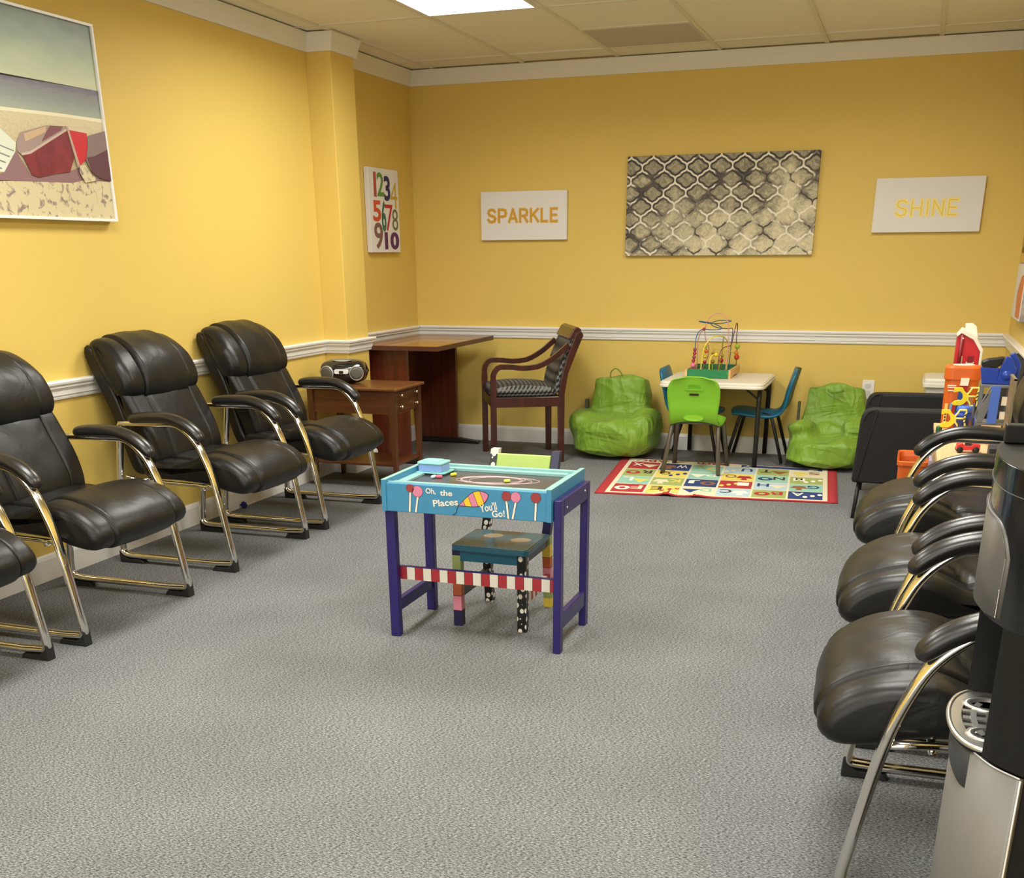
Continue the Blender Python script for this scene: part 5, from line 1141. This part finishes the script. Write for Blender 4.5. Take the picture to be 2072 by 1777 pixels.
# parking garage with lift, blue truck on top
M_GREYP = mat('grey_toy_plastic', '#6b7076', 0.4); M_GRD = mat('dark_grey_toy_plastic', '#34373b', 0.45); M_BLUE = mat('royal_blue_plastic', '#1b3fa8', 0.32); M_BLUE2 = mat('pale_blue_plastic', '#4a6fd0', 0.35)
t = thing('toy_parking_garage', 'grey plastic toy parking garage with a blue lift track', 'toy', (3.605, -2.30, TT))
b = MB()
for z in (0.0, 0.075, 0.225): b.box(-0.055, 0.065, -0.06, 0.06, z, z+0.010, M_GREYP)
for x in (-0.05, 0.055):
    for y in (-0.05, 0.05): b.box(x-0.005, x+0.005, y-0.005, y+0.005, 0.0, 0.23, M_GREYP)
b.prism([(-0.055, 0.085), (-0.035, 0.085), (0.0, 0.19), (-0.01, 0.225), (-0.055, 0.14)], -0.063, -0.058, M_GREYP, 'xz'); b.build('frame', t, bev=0.002)
b = MB(); b.tube([(-0.075, -0.05, 0.09), (-0.02, -0.064, 0.228), (0.05, -0.064, 0.228)], 0.004, M_GREYP, 6); b.tube([(-0.075, -0.05, 0.06), (-0.05, -0.06, 0.03), (-0.02, -0.06, 0.045)], 0.004, M_GREYP, 6); b.tube([(-0.072, -0.05, 0.02), (-0.072, -0.05, 0.16)], 0.006, M_GRD, 6); b.build('ramp_rail', t)
b = MB(); b.box(-0.018, 0.018, -0.070, -0.064, 0.083, 0.232, M_BLUE2); b.build('lift_track', t, bev=0.001)
b = MB(); b.box(0.028, 0.052, -0.055, -0.050, 0.10, 0.13, M_WP); b.box(0.028, 0.052, -0.055, -0.050, 0.155, 0.19, M_WP); b.build('sign_panel', t)
t = thing('blue_toy_truck', 'royal blue toy truck with a black cab lying on top of the garage', 'toy', (3.610, -2.30, TT+0.236))
b = MB()
b.prism([(-0.005, 0.0), (0.055, 0.0), (0.063, 0.060), (0.040, 0.105), (0.020, 0.110), (0.002, 0.065)], -0.035, 0.0, M_BLUE, 'xz'); b.prism([(0.045, 0.02), (0.078, 0.02), (0.080, 0.08), (0.052, 0.122), (0.035, 0.115)], 0.005, 0.035, M_BLUE, 'xz'); b.prism([(-0.072, 0.065), (-0.060, 0.0), (0.0, 0.0), (0.0, 0.062)], -0.03, 0.02, M_BLUE, 'xz'); b.build('body', t, bev=0.003)
b = MB(); b.tube([(0.03, -0.038, 0.035), (0.03, -0.034, 0.035)], 0.020, M_BLUE, 18); b.build('wheel', t)
b = MB(); b.prism([(-0.070, 0.068), (-0.01, 0.064), (0.004, 0.075), (0.015, 0.108), (-0.05, 0.098), (-0.072, 0.088)], -0.028, 0.02, M_BLK, 'xz'); b.build('cab', t, bev=0.006)
# yellow excavator cutters and blue tubs
M_YP = mat('yellow_plastic', '#e9d42a', 0.35); M_YPE = mat('pale_yellow_plastic', '#f2e97a', 0.35)
def cutter(label, loc, flip=False):
    t = thing('toy_excavator_cutter', label, 'toy', loc, 0, 'yellow excavator cutters')
    parts = [[(-0.052, 0.072), (-0.048, 0.076), (-0.018, 0.076), (-0.008, 0.060), (0.006, 0.050), (0.008, 0.022), (-0.006, 0.006), (-0.018, 0.0), (-0.048, 0.0), (-0.055, 0.008), (-0.046, 0.018), (-0.030, 0.024), (-0.018, 0.022), (-0.012, 0.034), (-0.016, 0.050), (-0.026, 0.060), (-0.044, 0.056), (-0.052, 0.054)]]
    b = MB(); b.prism(parts[0], -0.006, 0.006, M_YP, 'xz')
    b.build('bucket_arm', t, bev=0.002)
    b = MB(); cab = [(0.006, 0.050), (0.014, 0.060), (0.022, 0.076), (0.048, 0.076), (0.050, 0.068), (0.044, 0.052), (0.046, 0.044), (0.044, 0.030), (0.050, 0.012), (0.046, 0.0), (0.020, 0.0), (0.018, 0.012), (0.008, 0.024)]
    b.tube([(x, 0, z) for x, z in cab], 0.0042, M_YPE, 6, closed=True, rb=0.006, up=(0, 1, 0)); b.tube([(0.008, 0, 0.040), (0.044, 0, 0.040)], 0.004, M_YPE, 6, rb=0.006, up=(0, 1, 0)); b.build('cab_outline', t)
    b = MB()
    for k in range(3): b.prism([(0.040, 0.018+0.016*k), (0.050, 0.024+0.016*k), (0.050, 0.029+0.016*k), (0.040, 0.023+0.016*k)], -0.0072, -0.0062, M_INK, 'xz')
    b.build('warning_stripes', t)
    return t
c1 = cutter('yellow excavator-shaped cutter at the front left of the toy table', (3.470, -2.13, TT+0.028))
t = thing('orange_toy_block', 'orange plastic block under the yellow cutter', 'toy', (3.497, -2.125, TT))
b = MB(); b.box(-0.040, 0.036, -0.018, 0.018, 0, 0.027, M_ORD); b.build('block', t, bev=0.003)
b = MB(); 
for x in (-0.026, -0.009, 0.008, 0.025):
    b.lathe([(0.005, 0.027), (0.005, 0.0295)], x, 0.012, M_ORD, 8)
b.build('stud', t)
b = MB(); b.lathe([(0.012, 0), (0.013, 0.004), (0.013, 0.024), (0.009, 0.028)], 3.418, -2.10, mat('dark_green_plastic', '#14552c', 0.4), 16, cz=TT); tag(b.build('green_peg', bev=0.001), 'small dark green toy peg at the left edge of the toy table', 'toy')
t = thing('blue_dough_tub', 'stack of blue dough tubs behind the yellow cutter', 'toy', (3.515, -2.045, TT))
b = MB(); b.lathe([(0.030, 0), (0.033, 0.06), (0.036, 0.062), (0.036, 0.080), (0.030, 0.083)], -0.005, 0.0, M_BLUE, 24); b.build('tub', t)
b = MB(); b.lathe([(0.030, 0.083), (0.034, 0.09), (0.034, 0.108), (0.028, 0.112)], 0.0, 0.0, M_BLUE2, 24); b.build('lid', t)
t = thing('blue_dough_tub', 'low blue dough tub between the yellow cutter and the garage', 'toy', (3.565, -2.115, TT))
b = MB(); b.lathe([(0.020, 0), (0.023, 0.055), (0.026, 0.058), (0.026, 0.076), (0.020, 0.079)], 0, 0, M_BLUE, 24); b.build('tub', t)
cutter('second yellow excavator-shaped cutter standing on the blue dough tubs', (3.512, -2.045, TT+0.1125))
b = MB(); b.prism([(3.458, TT), (3.472, TT), (3.476, TT+0.115), (3.462, TT+0.12)], -2.02, -2.0, M_RP, 'xz'); tag(b.build('red_toy_bar'), 'upright red plastic toy piece between the bucket and the blue tubs', 'toy')
# gold framed board and bead toy
t = thing('gold_board', 'thin gold-brown framed board standing on edge between the garage and the bead toy', 'board', (3.645, -2.60, TT))
b = MB(); b.box(-0.006, 0.004, -0.11, 0.08, 0.0, 0.29, spot_mat('gold_brown_board', '#5c4420', '#a98846', 30, 0.35, 0.65)); b.build('board', t)
b = MB(); b.box(-0.008, 0.003, -0.116, -0.110, 0.0, 0.296, mat('grey_gold_edge', '#8f8568', 0.4, 0.3)); b.box(-0.008, 0.003, -0.116, 0.082, 0.290, 0.296, mat('grey_gold_edge', '#8f8568', 0.4, 0.3)); b.build('edge_frame', t)
t = thing('wooden_bead_toy', 'wooden bead toy with yellow and green beads right of the gold board', 'toy', (3.710, -2.62, TT))
b = MB(); b.prism([(-0.045, 0.0), (0.055, 0.0), (0.065, 0.075), (-0.055, 0.075)], -0.06, 0.06, M_PINE, 'xz'); b.build('base', t, bev=0.002)
b = MB(); b.tube(smooth_path([(-0.02, 0, 0.075), (-0.022, 0, 0.16), (-0.01, 0, 0.24), (0.02, 0, 0.285), (0.05, 0, 0.24), (0.052, 0, 0.075)], 5), 0.003, mat('red_wire', '#6e3b42', 0.35), 7); b.build('wire', t)
for (z, m_, r) in ((0.092, byl, 0.019), (0.124, byl, 0.017), (0.158, mat('green_bead', '#1f6b3e', 0.3), 0.021), (0.198, byl, 0.019), (0.232, mat('green_bead', '#1f6b3e', 0.3), 0.016)):
    b = MB(); b.sph((-0.020+max(0, z-0.2)*0.2, 0, z), r, m_, 16, 10); b.build('bead', t)
# red toy car and small items near the front of the table
t = thing('red_toy_car', 'red toy car with black wheels at the near end of the toy table', 'toy', (3.515, -2.60, TT), 0.1)
b = MB(); b.prism([(-0.042, 0.010), (0.045, 0.010), (0.045, 0.034), (0.020, 0.036), (0.012, 0.028), (-0.015, 0.028), (-0.022, 0.040), (-0.040, 0.032)], -0.02, 0.02, mat('coral_red_plastic', '#d93a3c', 0.35), 'xz'); b.build('body', t, bev=0.003)
for x in (-0.030, 0.030):
    for y in (-0.022, 0.022):
        b = MB(); b.tube([(x, y-0.004, 0.012), (x, y+0.004, 0.012)], 0.012, M_RUBBER, 14); b.build('wheel', t)
b = MB(); b.box(-0.01, 0.012, -0.012, 0.012, 0.028, 0.085, M_GRD); b.build('mast', t)
t = thing('toy_storage_box', 'dark toy box with blue and white pieces at the near right of the toy table', 'toy', (3.640, -2.78, TT))
b = MB(); b.box(-0.06, 0.07, -0.05, 0.05, 0, 0.055, M_GRD); b.build('box', t, bev=0.003)
b = MB(); b.box(0.005, 0.035, -0.052, 0.03, 0.01, 0.075, M_BLUE); b.build('blue_piece', t, bev=0.002)
b = MB(); b.box(-0.035, -0.008, -0.053, -0.048, 0.034, 0.042, M_WP); b.box(-0.035, -0.008, -0.053, -0.048, 0.020, 0.026, M_WP); b.build('white_piece', t)
# orange bin on the floor
t = thing('orange_floor_bin', 'open orange plastic bin on the floor beside the black armchair', 'bin', (3.325, -2.08, 0))
b = MB(); R = []
for (k, z) in ((0.80, 0.0), (0.82, 0.004), (1.0, 0.355), (1.10, 0.356), (1.10, 0.372), (1.06, 0.375), (0.95, 0.370), (0.92, 0.350), (0.74, 0.02)): R.append([(x*k, y*k, z) for x, y in rrect(0.118, 0.29, 0.022, 5)])
b.rings(R, M_OR, smooth=False); b.build('bin', t)
b = MB(); b.prism([(-0.030, 0.05), (0.030, 0.06), (0.020, -0.06), (-0.035, -0.04)], 0.30, 0.305, mat('lilac_card', '#a99cb4', 0.6), 'xy'); b.build('card', t)
b = MB(); b.box(3.388, 3.3995, -2.34, -2.20, 0.0, 0.40, mat('lilac_plastic_board', '#a59bb5', 0.4)); tag(b.build('lilac_panel'), 'narrow lilac plastic panel standing between the orange bin and toy table', 'toy')
# white lidded storage bin near the back wall
t = thing('white_storage_bin', 'clear-white lidded plastic bin near the back right corner', 'bin', (3.50, -0.30, 0))
M_CLR = mat('milky_plastic', '#c9c8c2', 0.3); b = MB(); R = []
for (k, z) in ((0.88, 0.0), (0.90, 0.006), (0.97, 0.50)): R.append([(x*k, y*k, z) for x, y in rrect(0.27, 0.36, 0.03, 5)])
b.rings(R, M_CLR, smooth=False); b.build('body', t, bev=0.002)
b = MB(); R = []
for (q, z) in ((0.0, 0.500), (0.022, 0.502), (0.022, 0.520), (0.012, 0.524), (0.012, 0.538), (0.0, 0.548), (-0.03, 0.550)): R.append([(x, y, z) for x, y in rrect(0.27+q, 0.36+q, 0.034, 5)])
b.rings(R, M_WP, smooth=False); b.build('lid', t)

# ------------------------------------------------------------------ water cooler
M_CBLK = mat('cooler_black_gloss', (0.006, 0.006, 0.007), 0.14, spec=0.45, coat=0.15); M_CMAT = mat('cooler_black_satin', (0.006, 0.006, 0.006), 0.55, spec=0.25)
M_CSIL = mat('brushed_silver_panel', (0.17, 0.165, 0.155), 0.5, 0.35, bump=0.08, bscale=250, var=0.08, vscale=6)
M_GRIL = mat('satin_chrome_grille', (0.62, 0.60, 0.56), 0.28, 0.9)
CY0, CY1, CB = -5.765, -5.440, 3.77
def Dout(e=0.0, n=5):
    base = [(3.462, -5.440), (3.412, -5.445), (3.394, -5.465), (3.387, -5.51), (3.3845, -5.56), (3.387, -5.61), (3.395, -5.66), (3.410, -5.70), (3.430, -5.735), (3.462, -5.765)]
    P = smooth_path([(x, y, 0) for x, y in base], n); out = []
    for i, p in enumerate(P):
        tt = (P[min(i+1, len(P)-1)]-P[max(i-1, 0)]).normalized(); out.append((p.x+tt.y*e, p.y-tt.x*e))
    return out
def Dfull(e=0.0, back=CB): q = Dout(e); return q+[(back, q[-1][1]), (back, q[0][1])]
def Dsec(apex, side, y0, y1, back=CB, n=22, ex=0.7):
    cy = (y0+y1)/2; ry = (y1-y0)/2; pts = []
    for i in range(n+1):
        a = PI*i/n; pts.append((side-(side-apex)*math.sin(a)**ex if 0 < i < n else side, cy+ry*math.cos(a)))
    return pts+[(back, y0), (back, y1)]
def strip(b, oo, ii, zt, zb, m, smooth=True):
    n_ = len(oo); v = []; f = []
    for i in range(n_):
        u = i/(n_-1); v += [(*oo[i], zt(u)), (*oo[i], zb(u)), (*ii[i], zb(u)), (*ii[i], zt(u))]
    for i in range(n_-1):
        a = 4*i
        for k in range(4): f.append((a+k, a+(k+1) % 4, a+4+(k+1) % 4, a+4+k))
    f.append((0, 3, 2, 1)); a = 4*(n_-1); f.append((a, a+1, a+2, a+3)); b.add(v, f, m, smooth)
t = thing('water_cooler', 'black and silver floor-standing water cooler at the right edge of the picture', 'water cooler', (3.58, -5.60, 0))
b = MB(); b.prism(Dfull(-0.010), 0.0, 0.545, M_CMAT, 'xy'); b.build('base', t, world=True, bev=0.003)
b = MB(); strip(b, Dout(0.001), Dout(-0.009), lambda u: 0.543, lambda u: 0.02, M_CSIL); dr = b.build('door', t, world=True)
b = MB(); b.tube([(3.462, CY0-0.002, 0.02), (3.462, CY0-0.002, 0.543)], 0.0018, M_SILV, 6); b.tube([(x, y, 0.5445) for x, y in Dout(0.001)], 0.0016, M_SILV, 6); b.build('door_edge', dr, world=True)
b = MB(); b.prism([(-5.545, 0.435), (-5.560, 0.425), (-5.572, 0.47), (-5.570, 0.515), (-5.548, 0.51)], 3.3845, 3.3855, M_WP, 'yz'); b.build('paper_tag', dr, world=True)
TY0, TY1, TA, TS = -5.703, -5.452, 3.371, 3.450
b = MB(); q = Dsec(3.377, 3.450, TY0+0.004, TY1-0.004, ex=0.6)[:-2]; q2 = Dsec(3.391, 3.464, TY0+0.016, TY1-0.016, ex=0.6)[:-2]
strip(b, q, q2, lambda u: 0.549, lambda u: 0.545-0.065*max(0.0, min(1, u*1.3)), M_GRD); b.build('tray_skirt', t, world=True)
b = MB(); b.prism(Dsec(TA, TS, TY0, TY1, 3.53, ex=0.6), 0.544, 0.5495, M_CMAT, 'xy'); b.build('drip_tray', t, world=True)
b = MB(); rim = Dsec(TA, TS, TY0, TY1, 3.53, n=36, ex=0.6)[:-2]; cyt = (TY0+TY1)/2; xb = 3.485
b.tube([(xb, TY1, 0.5525)]+[(x, y, 0.5525) for x, y in rim]+[(xb, TY0, 0.5525)], 0.0042, M_GRIL, 8)
def arcbar(k, wd, lo=0.0, hi=1.0):
    P = [(x, y) for i, (x, y) in enumerate(rim) if lo <= i/(len(rim)-1) <= hi]
    P1 = [(xb-(xb-x)*k, cyt+(y-cyt)*k) for x, y in P]; P2 = [(xb-(xb-x)*(k-wd), cyt+(y-cyt)*(k-wd)) for x, y in P]
    b.prism(P1+P2[::-1], 0.550, 0.554, M_GRIL, 'xy')
arcbar(0.985, 0.15); arcbar(0.72, 0.08, 0.2, 0.8); arcbar(0.52, 0.08, 0.2, 0.8); arcbar(0.32, 0.08, 0.2, 0.8)
for cy in (cyt+0.062, cyt-0.062): b.lathe([(0.021, 0.550), (0.021, 0.5555), (0.031, 0.5555), (0.031, 0.550)], 3.432, cy, M_GRIL, 28, sx=1.25)
for (ya, yb) in ((cyt-0.006, cyt+0.006), (TY1-0.022, TY1-0.010), (TY0+0.010, TY0+0.022), (cyt+0.024, cyt+0.034), (cyt-0.034, cyt-0.024)):
    b.box(3.392 if abs((ya+yb)/2-cyt) < 0.05 else 3.415, xb, ya, yb, 0.550, 0.5536, M_GRIL)
b.build('drip_grille', t, world=True)
# dispensing recess: back wall and two side walls
D0 = Dout(0.0)
b = MB(); b.box(3.53, CB, CY0+0.002, CY1-0.002, 0.545, 0.745, M_CMAT)
pn = [(x, y) for x, y in D0 if y <= -5.700]; b.prism(pn+[(3.53, CY0), (3.53, -5.703)], 0.549, 0.745, M_CMAT, 'xy')
b.prism([(3.402, -5.462), (3.412, -5.442), (3.46, CY1), (3.53, CY1), (3.53, -5.462)], 0.549, 0.745, M_CMAT, 'xy'); b.build('column', t, world=True)
b = MB(); b.prism(Dfull(0.0), 0.745, 0.925, M_CBLK, 'xy'); b.prism(Dfull(0.001), 0.926, 0.961, M_CBLK, 'xy'); b.prism(Dfull(0.0), 0.961, 0.962, M_CMAT, 'xy'); hd = b.build('head', t, world=True, bev=0.003)
b = MB(); b.tube([(x, y, 0.9255) for x, y in Dout(0.0015)], 0.0009, M_GRD, 5); b.build('seam_line', hd, world=True)
M_SPL = mat('grey_splash_panel', (0.10, 0.095, 0.09), 0.38, 0.0)
oo = [q for q in Dout(0.003) if -5.70 <= q[1] <= -5.45]; ii = [q for q in Dout(-0.001) if -5.70 <= q[1] <= -5.45]; n_ = min(len(oo), len(ii)); oo = oo[-n_:]; ii = ii[-n_:]
b = MB(); strip(b, oo, ii, lambda u: 0.885-0.045*max(0, (u-0.7)/0.3)**3, lambda u: 0.735+0.018*u, M_SPL); sp_ = b.build('splash_panel', t, world=True)
b = MB(); b.tube([(oo[i][0]-0.0005, oo[i][1], 0.885-0.045*max(0, (i/(len(oo)-1)-0.7)/0.3)**3) for i in range(len(oo))], 0.0009, M_SILV, 5); b.tube([(oo[-1][0]-0.0005, oo[-1][1], 0.84), (oo[-1][0]-0.0005, oo[-1][1], 0.753)], 0.0009, M_SILV, 5); b.mats = [M_SPL]; b.build('panel_trim', sp_, world=True)
P1 = Vector((oo[-1][0]-0.0015, oo[-1][1])); P0 = Vector((oo[-1][0]-0.0035, oo[-1][1]+0.042)); d = (P1-P0); L = d.length; d.normalize()
nrm = Vector((d.y, -d.x))
if nrm.x > 0: nrm = -nrm
Mx = Matrix(((d.x, 0, nrm.x, P0.x), (d.y, 0, nrm.y, P0.y), (0, 1, 0, 0.754), (0, 0, 0, 1)))
b = MB(); Ls = L
b.prism([(0, 0), (Ls, 0), (Ls, 0.040), (0, 0.040)], 0, 0.0004, M_WP, 'xy', M=Mx); b.prism([(0.002, 0.002), (Ls-0.002, 0.002), (Ls-0.002, 0.038), (0.002, 0.038)], 0.0004, 0.0007, M_CBLK, 'xy', M=Mx)
b.tube([(Ls/2+math.cos(a)*0.013, 0.019+math.sin(a)*0.013, 0.001) for a in [PI*0.1+PI*0.95*i/12 for i in range(13)]], 0.0006, M_WP, 5, M=Mx)
b.text('energy', Mx @ Matrix.Translation((0, 0, 0.001)), M_WP, off=0.0, fit=(0.008, Ls-0.006, 0.014, 0.022), ext=0.0004); b.build('energy_label', sp_, world=True, fix=False)
b = MB(); b.prism(Dsec(3.455, 3.53, CY0+0.03, CY1-0.06), 0.963, 1.005, M_CBLK, 'xy'); b.build('top_cover', t, world=True, bev=0.004)
b = MB(); b.box(3.397, 3.432, -5.478, -5.452, 0.963, 0.990, M_CMAT); b.build('rear_button_block', t, world=True, bev=0.002)
b = MB(); b.box(3.432, 3.444, -5.60, -5.588, 0.963, 0.975, mat('coral_red_plastic', '#d93a3c', 0.35)); b.build('hot_tap_button', t, world=True, bev=0.002)
